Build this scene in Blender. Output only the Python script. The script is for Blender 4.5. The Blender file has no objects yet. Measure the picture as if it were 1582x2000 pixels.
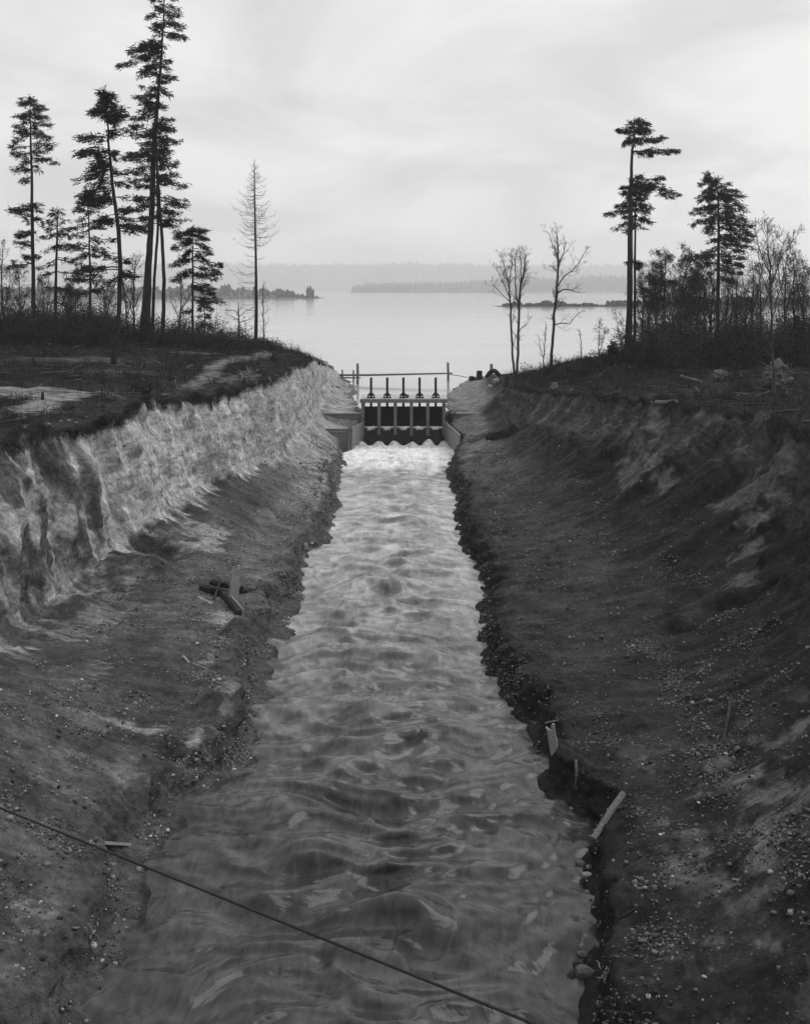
import bpy, bmesh, math, random
import numpy as np
from mathutils import Vector, Matrix, Quaternion
from mathutils.bvhtree import BVHTree

scene = bpy.context.scene
COL = scene.collection
R = math.radians
CAM_Z, F_PX, CX, CY = 17.4, 2000.0, 791.0, 566.0      # eye height, focal length and horizon in photo pixels
LAKE = 3.2

# ------------------------------------------------------------------ camera, world, sun, exposure
cam_d = bpy.data.cameras.new("camera")
cam = bpy.data.objects.new("camera", cam_d)
COL.objects.link(cam)
cam.location = (0, 0, CAM_Z)
cam.rotation_euler = (R(90), 0, 0)
cam_d.sensor_fit = 'VERTICAL'
cam_d.sensor_height = 200.0
cam_d.sensor_width = 158.2
cam_d.lens = 200.0 * F_PX / 2000.0
cam_d.shift_y = (CY - 1000.0) / 2000.0               # falling front: level camera, horizon high in the frame
cam_d.clip_start = 0.5
cam_d.clip_end = 40000
scene.camera = cam

SUN_EL, SUN_AZ = 52.0, 58.0                           # azimuth measured from +Y (view direction) towards +X
world = bpy.data.worlds.new("World")
scene.world = world
world.use_nodes = True
nt = world.node_tree
nt.nodes.clear()
def N(tree, kind, **kw):
    n = tree.nodes.new(kind)
    for k, v in kw.items():
        setattr(n, k, v)
    return n
sky = N(nt, 'ShaderNodeTexSky', sky_type='NISHITA', sun_disc=False, sun_elevation=R(SUN_EL), sun_rotation=R(SUN_AZ))
sky.air_density = 1.0; sky.dust_density = 4.0
bw = N(nt, 'ShaderNodeRGBToBW')
nt.links.new(sky.outputs[0], bw.inputs[0])
tc = N(nt, 'ShaderNodeTexCoord')
# clouds live on a flat layer high above: direction / (z + k)
sep = N(nt, 'ShaderNodeSeparateXYZ'); nt.links.new(tc.outputs['Generated'], sep.inputs[0])
add = N(nt, 'ShaderNodeMath', operation='ADD'); add.inputs[1].default_value = 0.30
mx0 = N(nt, 'ShaderNodeMath', operation='MAXIMUM'); mx0.inputs[1].default_value = 0.0
nt.links.new(sep.outputs[2], mx0.inputs[0]); nt.links.new(mx0.outputs[0], add.inputs[0])
dx = N(nt, 'ShaderNodeMath', operation='DIVIDE'); nt.links.new(sep.outputs[0], dx.inputs[0]); nt.links.new(add.outputs[0], dx.inputs[1])
dy = N(nt, 'ShaderNodeMath', operation='DIVIDE'); nt.links.new(sep.outputs[1], dy.inputs[0]); nt.links.new(add.outputs[0], dy.inputs[1])
cmb = N(nt, 'ShaderNodeCombineXYZ'); nt.links.new(dx.outputs[0], cmb.inputs[0]); nt.links.new(dy.outputs[0], cmb.inputs[1])
cn = N(nt, 'ShaderNodeTexNoise'); cn.inputs['Scale'].default_value = 1.7; cn.inputs['Detail'].default_value = 7; cn.inputs['Roughness'].default_value = 0.52
cn.inputs['Distortion'].default_value = 0.5
nt.links.new(cmb.outputs[0], cn.inputs['Vector'])
ramp = N(nt, 'ShaderNodeValToRGB')
ramp.color_ramp.elements[0].position = 0.40; ramp.color_ramp.elements[0].color = (7.2, 7.2, 7.2, 1)
ramp.color_ramp.elements[1].position = 0.60; ramp.color_ramp.elements[1].color = (9.5, 9.5, 9.5, 1)
nt.links.new(cn.outputs[0], ramp.inputs[0])
mixw = N(nt, 'ShaderNodeMix', data_type='RGBA'); mixw.inputs[0].default_value = 0.88
nt.links.new(bw.outputs[0], mixw.inputs[6]); nt.links.new(ramp.outputs[0], mixw.inputs[7])
bg = N(nt, 'ShaderNodeBackground'); bg.inputs[1].default_value = 0.10
nt.links.new(mixw.outputs[2], bg.inputs[0])
wo = N(nt, 'ShaderNodeOutputWorld'); nt.links.new(bg.outputs[0], wo.inputs[0])

sun_d = bpy.data.lights.new("sun", 'SUN')
sun_d.energy = 1.5; sun_d.angle = R(45); sun_d.color = (1, 1, 1)
sun = bpy.data.objects.new("sun", sun_d); COL.objects.link(sun)
sd = Vector((math.sin(R(SUN_AZ)) * math.cos(R(SUN_EL)), math.cos(R(SUN_AZ)) * math.cos(R(SUN_EL)), math.sin(R(SUN_EL))))
sun.rotation_euler = (-sd).to_track_quat('-Z', 'Y').to_euler()

vs = scene.view_settings
vs.view_transform = 'Standard'; vs.look = 'None'; vs.exposure = 0.0; vs.gamma = 1.0; vs.use_curve_mapping = False
cy = scene.cycles
cy.use_denoising = True
cy.max_bounces = 6; cy.diffuse_bounces = 2; cy.glossy_bounces = 3; cy.transmission_bounces = 2; cy.volume_bounces = 3
cy.transparent_max_bounces = 4
cy.sample_clamp_indirect = 5

# ------------------------------------------------------------------ noise
rng = np.random.default_rng(7)
_perm = rng.permutation(512)
_perm = np.concatenate([_perm, _perm, _perm]).astype(np.int64)
_ang = rng.normal(size=(512, 3)); _ang /= np.linalg.norm(_ang, axis=1)[:, None]
def perlin(x, y, z=0.0):
    x, y, z = np.broadcast_arrays(np.asarray(x, float), np.asarray(y, float), np.asarray(z, float))
    xi, yi, zi = np.floor(x).astype(np.int64), np.floor(y).astype(np.int64), np.floor(z).astype(np.int64)
    xf, yf, zf = x - xi, y - yi, z - zi
    f = lambda t: t * t * t * (t * (t * 6 - 15) + 10)
    u, v, w = f(xf), f(yf), f(zf)
    def g(i, j, k):
        h = _perm[(_perm[(_perm[(xi + i) & 511] + yi + j) & 511] + zi + k) & 511]
        gr = _ang[h]
        return gr[..., 0] * (xf - i) + gr[..., 1] * (yf - j) + gr[..., 2] * (zf - k)
    l = lambda a, b, t: a + (b - a) * t
    return 1.6 * l(l(l(g(0,0,0), g(1,0,0), u), l(g(0,1,0), g(1,1,0), u), v),
                   l(l(g(0,0,1), g(1,0,1), u), l(g(0,1,1), g(1,1,1), u), v), w)
def fbm(x, y, z=0.0, o=3, gain=0.5):
    s, a = 0, 1.0
    for i in range(o):
        s = s + a * perlin(np.asarray(x) * 2**i + 17.3 * i, np.asarray(y) * 2**i + 5.1 * i, np.asarray(z) * 2**i)
        a *= gain
    return s
def sstep(a, b, x):
    t = np.clip((np.asarray(x, float) - a) / (b - a), 0, 1)
    return t * t * (3 - 2 * t)

# ------------------------------------------------------------------ helpers
def at(px, py, Y):
    return Vector(((px - CX) / F_PX * Y, Y, CAM_Z - (py - CY) / F_PX * Y))
def tag(o, label=None, cat=None, group=None, kind=None):
    if label: o["label"] = label
    if cat: o["category"] = cat
    if group: o["group"] = group
    if kind: o["kind"] = kind
    return o
def empty(name, loc, label, cat, group=None):
    o = bpy.data.objects.new(name, None); COL.objects.link(o)
    o.location = loc; o.empty_display_size = 0.3
    return tag(o, label, cat, group)
def grid_mesh(name, P, mat, attrs=None, smooth=True):
    n, m, _ = P.shape
    me = bpy.data.meshes.new(name)
    idx = np.arange(n * m).reshape(n, m)
    q = np.stack([idx[:-1, :-1], idx[:-1, 1:], idx[1:, 1:], idx[1:, :-1]], -1).reshape(-1, 4)
    me.vertices.add(n * m); me.vertices.foreach_set("co", P.reshape(-1).astype(np.float32))
    me.loops.add(q.size); me.loops.foreach_set("vertex_index", q.reshape(-1).astype(np.int32))
    me.polygons.add(len(q)); me.polygons.foreach_set("loop_start", np.arange(0, q.size, 4, dtype=np.int32))
    me.polygons.foreach_set("use_smooth", np.full(len(q), smooth))
    me.update(calc_edges=True)
    for k, a in (attrs or {}).items():
        if a.ndim == 3:
            at_ = me.attributes.new(k, 'FLOAT_VECTOR', 'POINT'); at_.data.foreach_set("vector", a.reshape(-1).astype(np.float32))
        else:
            at_ = me.attributes.new(k, 'FLOAT', 'POINT'); at_.data.foreach_set("value", a.reshape(-1).astype(np.float32))
    me.materials.append(mat)
    o = bpy.data.objects.new(name, me); COL.objects.link(o)
    return o
class MB:
    """collects verts and faces; build() links them as one mesh object"""
    def __init__(s): s.v = []; s.f = []; s.sm = []
    def add(s, vs_, fs_, smooth=False):
        b = len(s.v); s.v.extend(vs_); s.f.extend([tuple(i + b for i in f) for f in fs_]); s.sm.extend([smooth] * len(fs_)); return s
    def box(s, c, size, rot=None, jit=0.0, taper=1.0):
        c = Vector(c); hx, hy, hz = size[0] / 2, size[1] / 2, size[2] / 2
        vs_ = []
        for sz in (-1, 1):
            t = 1.0 if sz < 0 else taper
            for sx, sy in ((-1,-1),(1,-1),(1,1),(-1,1)):
                p = Vector((sx * hx * t, sy * hy * t, sz * hz))
                if jit: p += Vector((random.uniform(-jit, jit) for _ in range(3)))
                if rot is not None: p = rot @ p
                vs_.append(c + p)
        return s.add(vs_, [(0,3,2,1),(4,5,6,7),(0,1,5,4),(1,2,6,5),(2,3,7,6),(3,0,4,7)])
    def bar(s, a, b, w, h, jit=0.0, roll=0.0):
        """rectangular timber from a to b"""
        a, b = Vector(a), Vector(b); d = b - a
        q = d.to_track_quat('X', 'Z').to_matrix() @ Matrix.Rotation(roll, 3, 'X')
        return s.box((a + b) / 2, (d.length, w, h), q, jit)
    def tube(s, pts, radii, n=6, cap=True, smooth=True, wob=0.0):
        pts = [Vector(p) for p in pts]
        k = len(pts); vs_ = []; fs_ = []
        ref = Vector((0.13, 0.31, 0.94))
        for i, p in enumerate(pts):
            d = (pts[min(i + 1, k - 1)] - pts[max(i - 1, 0)])
            if d.length < 1e-9: d = Vector((0, 0, 1))
            d.normalize()
            x = d.cross(ref)
            if x.length < 1e-3: x = d.cross(Vector((1, 0, 0)))
            x.normalize(); y = d.cross(x)
            for j in range(n):
                a = 2 * math.pi * j / n
                r = radii[i] * (1 + (random.uniform(-wob, wob) if wob else 0))
                vs_.append(p + x * (math.cos(a) * r) + y * (math.sin(a) * r))
        for i in range(k - 1):
            for j in range(n):
                j2 = (j + 1) % n
                fs_.append((i * n + j, i * n + j2, (i + 1) * n + j2, (i + 1) * n + j))
        if cap:
            fs_.append(tuple(range(n))[::-1]); fs_.append(tuple((k - 1) * n + j for j in range(n)))
        return s.add(vs_, fs_, smooth)
    def rock(s, c, r, seed, squash=(1, 1, 0.7), sub=1):
        rs = random.Random(seed)
        bm = bmesh.new(); bmesh.ops.create_icosphere(bm, subdivisions=sub, radius=1)
        rot = Quaternion((rs.gauss(0,1), rs.gauss(0,1), rs.gauss(0,1), rs.gauss(0,1))).normalized()
        planes = [(Vector((rs.gauss(0,1), rs.gauss(0,1), rs.gauss(0,1))).normalized(), rs.uniform(.55, .85)) for _ in range(6)]
        vs_ = []
        for v in bm.verts:
            p = v.co.copy()
            for nn, dd in planes:
                e = p.dot(nn) - dd
                if e > 0: p -= nn * e
            p *= rs.uniform(.93, 1.07)
            p = rot @ p
            vs_.append(Vector(c) + Vector((p.x * squash[0], p.y * squash[1], p.z * squash[2])) * r)
        fs_ = [tuple(v.index for v in f.verts) for f in bm.faces]
        bm.free()
        return s.add(vs_, fs_, False)
    def build(s, name, mat, parent=None, bevel=0.0):
        me = bpy.data.meshes.new(name)
        inv = parent.matrix_basis.inverted() if parent is not None else None
        off = parent_world(parent) if parent is not None else Vector((0, 0, 0))
        v = np.array([tuple(p) for p in s.v], dtype=float).reshape(-1, 3)
        org = off
        if parent is None and len(v):
            org = Vector((float(v[:, 0].mean()), float(v[:, 1].mean()), float(v[:, 2].min())))
        v = v - np.array(org)
        me.from_pydata(v.tolist(), [], s.f)
        me.polygons.foreach_set("use_smooth", s.sm)
        me.materials.append(mat); me.update()
        o = bpy.data.objects.new(name, me); COL.objects.link(o)
        if parent is not None: o.parent = parent
        else: o.location = org
        if bevel:
            m = o.modifiers.new("bevel", 'BEVEL'); m.width = bevel; m.segments = 1; m.limit_method = 'ANGLE'
        return o
def parent_world(p):
    v = Vector(p.location)
    while p.parent is not None:
        p = p.parent; v = v + Vector(p.location)
    return v

# ------------------------------------------------------------------ materials
def new_mat(name):
    m = bpy.data.materials.new(name); m.use_nodes = True
    t = m.node_tree; t.nodes.clear()
    out = N(t, 'ShaderNodeOutputMaterial'); b = N(t, 'ShaderNodeBsdfPrincipled')
    t.links.new(b.outputs[0], out.inputs[0])
    return m, t, b
def grey(v): return (v, v, v, 1)
def mathn(t, op, a, b=None, c=None):
    n = N(t, 'ShaderNodeMath', operation=op)
    for i, x in enumerate((a, b, c)):
        if x is None: continue
        if isinstance(x, (int, float)): n.inputs[i].default_value = x
        else: t.links.new(x, n.inputs[i])
    return n.outputs[0]
def mapr(t, x, a, b, c, d):
    n = N(t, 'ShaderNodeMapRange'); t.links.new(x, n.inputs[0])
    for i, v in enumerate((a, b, c, d)): n.inputs[i + 1].default_value = v
    return n.outputs[0]
def noise(t, vec, scale, detail=3, rough=0.55, dist=0.0, stretch=None):
    if stretch is not None:
        mp = N(t, 'ShaderNodeMapping'); t.links.new(vec, mp.inputs[0]); mp.inputs['Scale'].default_value = stretch; vec = mp.outputs[0]
    n = N(t, 'ShaderNodeTexNoise'); t.links.new(vec, n.inputs['Vector'])
    n.inputs['Scale'].default_value = scale; n.inputs['Detail'].default_value = detail
    n.inputs['Roughness'].default_value = rough; n.inputs['Distortion'].default_value = dist
    return n.outputs[0]
def bump(t, b, h, strength, dist):
    n = N(t, 'ShaderNodeBump'); n.inputs['Strength'].default_value = strength; n.inputs['Distance'].default_value = dist
    t.links.new(h, n.inputs['Height']); t.links.new(n.outputs[0], b.inputs['Normal'])
def rough_mat(name, v, var=0.5, scale=3.0, stretch=(1, 1, 1), rough=0.9, bmp=0.4, bdist=0.05, detail=4):
    m, t, b = new_mat(name)
    tcn = N(t, 'ShaderNodeTexCoord')
    n = noise(t, tcn.outputs['Object'], scale, detail, 0.6, 0.2, stretch)
    k = mapr(t, n, 0.3, 0.7, v * (1 - var), v * (1 + var))
    t.links.new(k, b.inputs['Base Color'])
    b.inputs['Roughness'].default_value = rough
    b.inputs['Specular IOR Level'].default_value = 0.2
    if bmp: bump(t, b, n, bmp, bdist)
    return m
def terrain_mat():
    m, t, b = new_mat("bank_earth")
    tone = N(t, 'ShaderNodeAttribute', attribute_name='tone').outputs['Fac']
    peb = N(t, 'ShaderNodeAttribute', attribute_name='pebble').outputs['Fac']
    flow = N(t, 'ShaderNodeAttribute', attribute_name='flow').outputs['Vector']
    obj = N(t, 'ShaderNodeTexCoord').outputs['Object']
    s1 = noise(t, flow, 1.0, 3, 0.55, 0.0, (1.5, 0.55, 1))
    s2 = noise(t, flow, 1.0, 3, 0.55, 0.0, (6.0, 2.2, 1))
    n5 = noise(t, obj, 1.4, 4, 0.6)
    n3 = noise(t, obj, 5.0, 5, 0.68)
    n4 = noise(t, obj, 22.0, 3, 0.6)
    a = mathn(t, 'MULTIPLY', mapr(t, s1, 0.32, 0.68, 0.68, 1.32), mapr(t, s2, 0.3, 0.7, 0.90, 1.10))
    a = mathn(t, 'MULTIPLY', a, mapr(t, n3, 0.3, 0.7, 0.62, 1.38))
    a = mathn(t, 'MULTIPLY', a, mapr(t, n5, 0.32, 0.68, 0.75, 1.25))
    a = mathn(t, 'MULTIPLY', a, mapr(t, n4, 0.3, 0.7, 0.75, 1.25))
    col = mathn(t, 'MULTIPLY', a, tone)
    vo = N(t, 'ShaderNodeTexVoronoi'); vo.inputs['Scale'].default_value = 6.5; t.links.new(obj, vo.inputs['Vector'])
    sepc = N(t, 'ShaderNodeSeparateColor'); t.links.new(vo.outputs['Color'], sepc.inputs[0])
    rad = mathn(t, 'MULTIPLY', mapr(t, sepc.outputs[0], 0.45, 1.0, 0.0, 0.36), peb)
    isp = mathn(t, 'LESS_THAN', vo.outputs['Distance'], rad)
    pv = mapr(t, sepc.outputs[1], 0.0, 1.0, 0.9, 4.2)
    pcol = mathn(t, 'MULTIPLY', mathn(t, 'MINIMUM', mathn(t, 'MULTIPLY', pv, tone), 0.34), 1.0)
    mixc = N(t, 'ShaderNodeMix', data_type='FLOAT'); t.links.new(isp, mixc.inputs[0]); t.links.new(col, mixc.inputs[2]); t.links.new(pcol, mixc.inputs[3])
    t.links.new(mixc.outputs[0], b.inputs['Base Color'])
    b.inputs['Roughness'].default_value = 0.95; b.inputs['Specular IOR Level'].default_value = 0.12
    h = mathn(t, 'ADD', mathn(t, 'MULTIPLY', s1, 0.8), mathn(t, 'MULTIPLY', s2, 0.22))
    h = mathn(t, 'ADD', h, mathn(t, 'MULTIPLY', n3, 1.3))
    h = mathn(t, 'ADD', h, mathn(t, 'MULTIPLY', n5, 1.2))
    rug = N(t, 'ShaderNodeAttribute', attribute_name='rugged').outputs['Fac']
    v2 = N(t, 'ShaderNodeTexVoronoi', feature='DISTANCE_TO_EDGE'); v2.inputs['Scale'].default_value = 2.6
    mp = N(t, 'ShaderNodeMapping'); mp.inputs['Scale'].default_value = (1, 1.3, .6)
    dn = N(t, 'ShaderNodeMix', data_type='RGBA'); dn.inputs[0].default_value = 0.25
    nz = N(t, 'ShaderNodeTexNoise'); nz.inputs['Scale'].default_value = 2.0; t.links.new(obj, nz.inputs['Vector'])
    t.links.new(obj, dn.inputs[6]); t.links.new(nz.outputs['Color'], dn.inputs[7]); dn.inputs[0].default_value = 0.12
    t.links.new(dn.outputs[2], mp.inputs[0]); t.links.new(mp.outputs[0], v2.inputs['Vector'])
    h = mathn(t, 'ADD', h, mathn(t, 'MULTIPLY', mathn(t, 'MULTIPLY', mathn(t, 'MINIMUM', v2.outputs['Distance'], 0.18), 1.6), rug))
    h = mathn(t, 'ADD', h, mathn(t, 'MULTIPLY', n4, 0.5))
    h = mathn(t, 'ADD', h, mathn(t, 'MULTIPLY', isp, 0.25))
    bump(t, b, h, 0.7, 0.15)
    return m
def stream_mat():
    m, t, b = new_mat("stream_water")
    obj = N(t, 'ShaderNodeTexCoord').outputs['Object']
    foam = N(t, 'ShaderNodeAttribute', attribute_name='foam').outputs['Fac']
    flw = N(t, 'ShaderNodeAttribute', attribute_name='flow').outputs['Vector']
    milk = N(t, 'ShaderNodeAttribute', attribute_name='milk').outputs['Fac']
    st = noise(t, flw, 1.0, 3, 0.5, 0.3, (0.45, 1.0, 1))
    stk = noise(t, flw, 1.0, 4, 0.6, 0.9, (3.6, 1.0, 1))
    st2 = noise(t, flw, 1.0, 3, 0.55, 0.2, (1.6, 3.2, 1))
    fo = mathn(t, 'MULTIPLY', foam, mapr(t, noise(t, obj, 1.0, 5, 0.65, 0.5, (1.5, 0.8, 1)), 0.35, 0.62, 0.6, 1.0))
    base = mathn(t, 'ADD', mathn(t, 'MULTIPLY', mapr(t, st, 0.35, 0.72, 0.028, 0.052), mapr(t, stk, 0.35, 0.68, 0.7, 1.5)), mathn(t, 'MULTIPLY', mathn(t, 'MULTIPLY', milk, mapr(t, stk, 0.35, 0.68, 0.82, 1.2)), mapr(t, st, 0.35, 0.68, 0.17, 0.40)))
    mixc = N(t, 'ShaderNodeMix', data_type='FLOAT'); t.links.new(fo, mixc.inputs[0]); t.links.new(base, mixc.inputs[2]); mixc.inputs[3].default_value = 0.93
    t.links.new(mixc.outputs[0], b.inputs['Base Color'])
    t.links.new(mapr(t, fo, 0, 1, 0.18, 0.8), b.inputs['Roughness'])
    b.inputs['IOR'].default_value = 1.333
    h = mathn(t, 'ADD', mathn(t, 'MULTIPLY', st, 1.0), mathn(t, 'ADD', mathn(t, 'MULTIPLY', st2, 0.4), mathn(t, 'MULTIPLY', stk, 0.10)))
    bump(t, b, h, 0.42, 0.14)
    return m
def lake_mat():
    m, t, b = new_mat("lake_water")
    obj = N(t, 'ShaderNodeTexCoord').outputs['Object']
    b.inputs['Base Color'].default_value = grey(0.40)
    b.inputs['IOR'].default_value = 1.42
    n1 = noise(t, obj, 1.0, 3, 0.6, 0.4, (0.25, 0.9, 1))
    n2 = noise(t, obj, 1.0, 2, 0.5, 0.3, (0.012, 0.05, 1))
    t.links.new(mapr(t, n2, 0.35, 0.65, 0.08, 0.13), b.inputs['Roughness'])
    bump(t, b, n1, 0.035, 0.05)
    return m
M = {}
M['earth'] = terrain_mat()
M['stream'] = stream_mat()
M['lake'] = lake_mat()
M['bark'] = rough_mat("fir_bark", 0.03, 0.5, 6.0, (1, 1, 0.2), 0.95, 0.8, 0.06)
M['bark_pale'] = rough_mat("alder_bark", 0.06, 0.4, 6.0, (1, 1, 0.3), 0.9, 0.4, 0.02)
M['needles'] = rough_mat("fir_needles", 0.028, 0.45, 0.9, (1, 1, 1), 0.85, 0)
M['twig'] = rough_mat("bare_twigs", 0.06, 0.4, 2.0, (1, 1, 1), 0.9, 0)
M['larch'] = rough_mat("dead_twigs", 0.10, 0.4, 2.0, (1, 1, 1), 0.9, 0)
M['leaf'] = rough_mat("brown_leaves", 0.03, 0.5, 1.2, (1, 1, 1), 0.85, 0)
M['brush'] = rough_mat("dry_brush", 0.028, 0.6, 0.5, (1, 1, 1), 0.9, 0)
M['timber'] = rough_mat("sawn_timber", 0.16, 0.4, 4.0, (0.3, 3, 3), 0.85, 0.4, 0.02)
M['timber_pale'] = rough_mat("new_boards", 0.24, 0.35, 3.0, (0.5, 0.5, 3), 0.85, 0.3, 0.02)
M['deck'] = rough_mat("deck_planks", 0.46, 0.4, 2.5, (4, 0.5, 1), 0.85, 0.3, 0.02)
M['gate'] = rough_mat("tarred_gate_boards", 0.013, 0.3, 3.0, (4, 1, 0.3), 0.75, 0.3, 0.02)
M['iron'] = rough_mat("cast_iron", 0.03, 0.3, 8.0, (1, 1, 1), 0.6, 0.2, 0.01)
M['drift'] = rough_mat("weathered_wood", 0.15, 0.5, 5.0, (0.4, 4, 4), 0.9, 0.6, 0.03)
M['drift_pale'] = rough_mat("split_pale_wood", 0.24, 0.35, 6.0, (0.4, 4, 4), 0.85, 0.5, 0.02)
M['rotten'] = rough_mat("charred_wood", 0.035, 0.6, 5.0, (1, 1, 1), 0.95, 0.8, 0.05)
M['soil_root'] = rough_mat("earth_caked_roots", 0.13, 0.65, 3.0, (1, 1, 1), 0.95, 1.0, 0.12, 6)
M['litter'] = rough_mat("grey_sticks", 0.09, 0.7, 0.6, (1, 1, 1), 0.95, 0)
M['stone'] = rough_mat("river_stone", 0.10, 0.5, 4.0, (1, 1, 1), 0.8, 0.4, 0.03)
M['stone_pale'] = rough_mat("pale_stone", 0.27, 0.3, 4.0, (1, 1, 1), 0.85, 0.4, 0.03)
def gravel_mat():
    m, t, b = new_mat("gravel")
    t.links.new(N(t, 'ShaderNodeAttribute', attribute_name='tone').outputs['Fac'], b.inputs['Base Color']); b.inputs['Roughness'].default_value = 0.85; b.inputs['Specular IOR Level'].default_value = 0.2
    return m
M['gravel'] = gravel_mat()
M['rope'] = rough_mat("steel_cable", 0.02, 0.4, 30.0, (1, 1, 1), 0.6, 0.3, 0.01)
M['forest'] = rough_mat("far_forest", 0.03, 0.5, 0.02, (1, 1, 1), 0.95, 0)
M['hill'] = rough_mat("far_hills", 0.04, 0.5, 0.004, (1, 1, 1), 0.95, 0)
M['shore'] = rough_mat("shore_land", 0.06, 0.5, 0.03, (1, 1, 1), 0.95, 0)

# ------------------------------------------------------------------ terrain: two swept banks
rowsY = [-8.0]
while rowsY[-1] < 204: rowsY.append(rowsY[-1] + max(0.12, 0.0031 * rowsY[-1]) * (0.45 if 104 < rowsY[-1] < 118 else 1.0))
rowsY = np.array(rowsY)
SEG = [5, 12, 36, 44, 44, 44, 56, 64, 24, 26, 30]
uu = np.concatenate([k + np.arange(n) / n for k, n in enumerate(SEG)] + [[float(len(SEG))]])
def ip(d, Y):
    k = sorted(d); return np.interp(Y, k, [d[i] for i in k])
def bank(side, T):
    """T: list of 12 stations, each a pair of dicts Y -> |X| and Y -> Z, from under water out to the far plateau"""
    Y = rowsY
    wig = 0.62 * perlin(Y / 3.4, 3.3 * side) + 0.26 * perlin(Y / 1.3, 9.1 * side) + 0.06 * perlin(Y / 0.45, 1.7 * side)
    calm = 1 - sstep(107, 109, Y) * (1 - sstep(117, 120, Y))
    S = np.zeros((len(T), len(Y), 2))
    for k, (xd, zd) in enumerate(T):
        S[k, :, 0] = ip(xd, Y); S[k, :, 1] = ip(zd, Y)
    S[0:3, :, 0] += wig * calm * 0.8
    w2 = 0.85 * perlin(Y / 2.6, 40.3 + side) + 0.32 * perlin(Y / 0.9, 50.4 + side)
    S[3, :, 0] += (wig * 0.7 + w2 * 0.9) * calm
    S[2, :, 0] = np.minimum(S[2, :, 0], S[3, :, 0] - 0.12)
    S[3, :, 1] += (0.15 + 0.40 * perlin(Y / 2.1, 60.3 + side)) * calm
    S[8, :, 0] += 0.55 * perlin(Y / 5.0, 70 + side) + 0.25 * perlin(Y / 1.4, 80 + side)
    # Catmull-Rom over stations
    k0 = np.minimum(np.floor(uu).astype(int), len(T) - 2); t = (uu - k0)[:, None, None]
    g = lambda i: S[np.clip(i, 0, len(T) - 1)]
    p0, p1, p2, p3 = g(k0 - 1), g(k0), g(k0 + 1), g(k0 + 2)
    hm = lambda a, b: np.where(a * b > 0, 2 * a * b / np.where(np.abs(a + b) < 1e-9, 1e-9, a + b), 0.0)
    m1, m2 = hm(p1 - p0, p2 - p1), hm(p2 - p1, p3 - p2)
    C = (2*t**3 - 3*t**2 + 1) * p1 + (t**3 - 2*t**2 + t) * m1 + (-2*t**3 + 3*t**2) * p2 + (t**3 - t**2) * m2
    C = np.transpose(C, (1, 0, 2))                       # rows, u, (x,z)
    P = np.zeros(C.shape[:2] + (3,))
    P[..., 0] = side * C[..., 0]; P[..., 1] = Y[:, None]; P[..., 2] = C[..., 1]
    U = np.broadcast_to(uu[None, :], P.shape[:2])
    YY = P[..., 1].copy(); ZZ = P[..., 2].copy(); XX = C[..., 0].copy()
    s = np.zeros(P.shape[:2]); s[:, 1:] = np.cumsum(np.linalg.norm(np.diff(P, axis=1), axis=2), axis=1)
    du = np.gradient(P, axis=1); dv = np.gradient(P, axis=0)
    n = np.cross(du, dv) * (-side); n /= (np.linalg.norm(n, axis=2)[..., None] + 1e-9)
    cliff = sstep(5.3, 6.0, U) * (1 - sstep(8.0, 8.35, U))
    lip = sstep(1.6, 2.2, U) * (1 - sstep(3.0, 3.6, U))
    bench = sstep(3.0, 3.5, U) * (1 - sstep(5.2, 6.0, U))
    plat = sstep(8.0, 8.5, U)
    near = 1 - sstep(75, 100, YY)
    o = side * 31.7
    fl = fbm(YY / 2.6 + o, s / 9.0, o, 3, 0.55)
    fl2 = fbm(YY / 0.75 + o, s / 3.2, o + 3, 3, 0.55)
    iso = fbm(P[..., 0] / 1.1, YY / 1.1, ZZ / 1.1 + o, 4, 0.55)
    big = fbm(P[..., 0] / 7.0, YY / 7.0, ZZ / 7.0 + o, 2)
    chip = np.abs(perlin(P[..., 0] / 0.9 + o, YY / 0.55, ZZ / 0.9)) + 0.5 * np.abs(perlin(P[..., 0] / 0.45 + o, YY / 0.28, ZZ / 0.45))
    gul = np.clip(1 - np.abs(perlin(YY / 2.7 + o, s / 11.0, o + .3)) * 1.6, 0, 1) ** 3
    gul2 = np.clip(1 - np.abs(perlin(YY / 0.85 + o, s / 4.0, o + 1.3)) * 1.5, 0, 1) ** 3
    d = cliff * ((0.22 * fl + 0.16 * fl2 + 0.30 - 0.70 * gul - 0.24 * gul2) * (0.35 + 0.65 * near) + 0.13 * iso + 0.3 * big)
    d += lip * (0.20 * iso + 0.14 * fl2 * near + 0.05 * fbm(YY / 0.35, s / 0.35, o, 2) + 0.16 * (0.35 - chip)) * calm[:, None]
    d += bench * (0.10 * fl + 0.10 * big + 0.055 * iso + 0.03 * fl2)
    d += plat * ((0.32 if side < 0 else 0.32) * big + 0.18 * iso)
    d *= (1 - 0.75 * (1 - calm[:, None]) * (U < 6))
    strata = perlin(ZZ / 0.55 + 0.5 * fl, YY / 7.0, o) + 0.5 * perlin(ZZ / 0.22 + 0.4 * fl, YY / 3.0, o)
    rg = 0.38 if side < 0 else 0.5
    d += cliff * rg * (0.26 * (0.35 - chip) + 0.13 * strata + (0.06 * iso if side > 0 else 0.0))
    d += bench * ((0.035 if side < 0 else 0.055) * perlin(YY / 0.33, s / 3.5, o + 5) + 0.10 * np.clip(iso - .35, 0, 1) + (0.10 * fbm(P[..., 0] / 2.6, YY / 0.9, o, 2) if side > 0 else 0.05 * fl))
    rid = np.zeros_like(d)
    for (y0, w, u0, u1, a) in RIDGES[side]:
        rid += a * np.exp(-((YY - y0 - 0.35 * perlin(s / 1.5, y0)) / w) ** 2) * sstep(u0, u0 + 0.35, U) * (1 - sstep(u1 - 0.3, u1, U))
    d += rid
    P = P + n * d[..., None]
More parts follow.
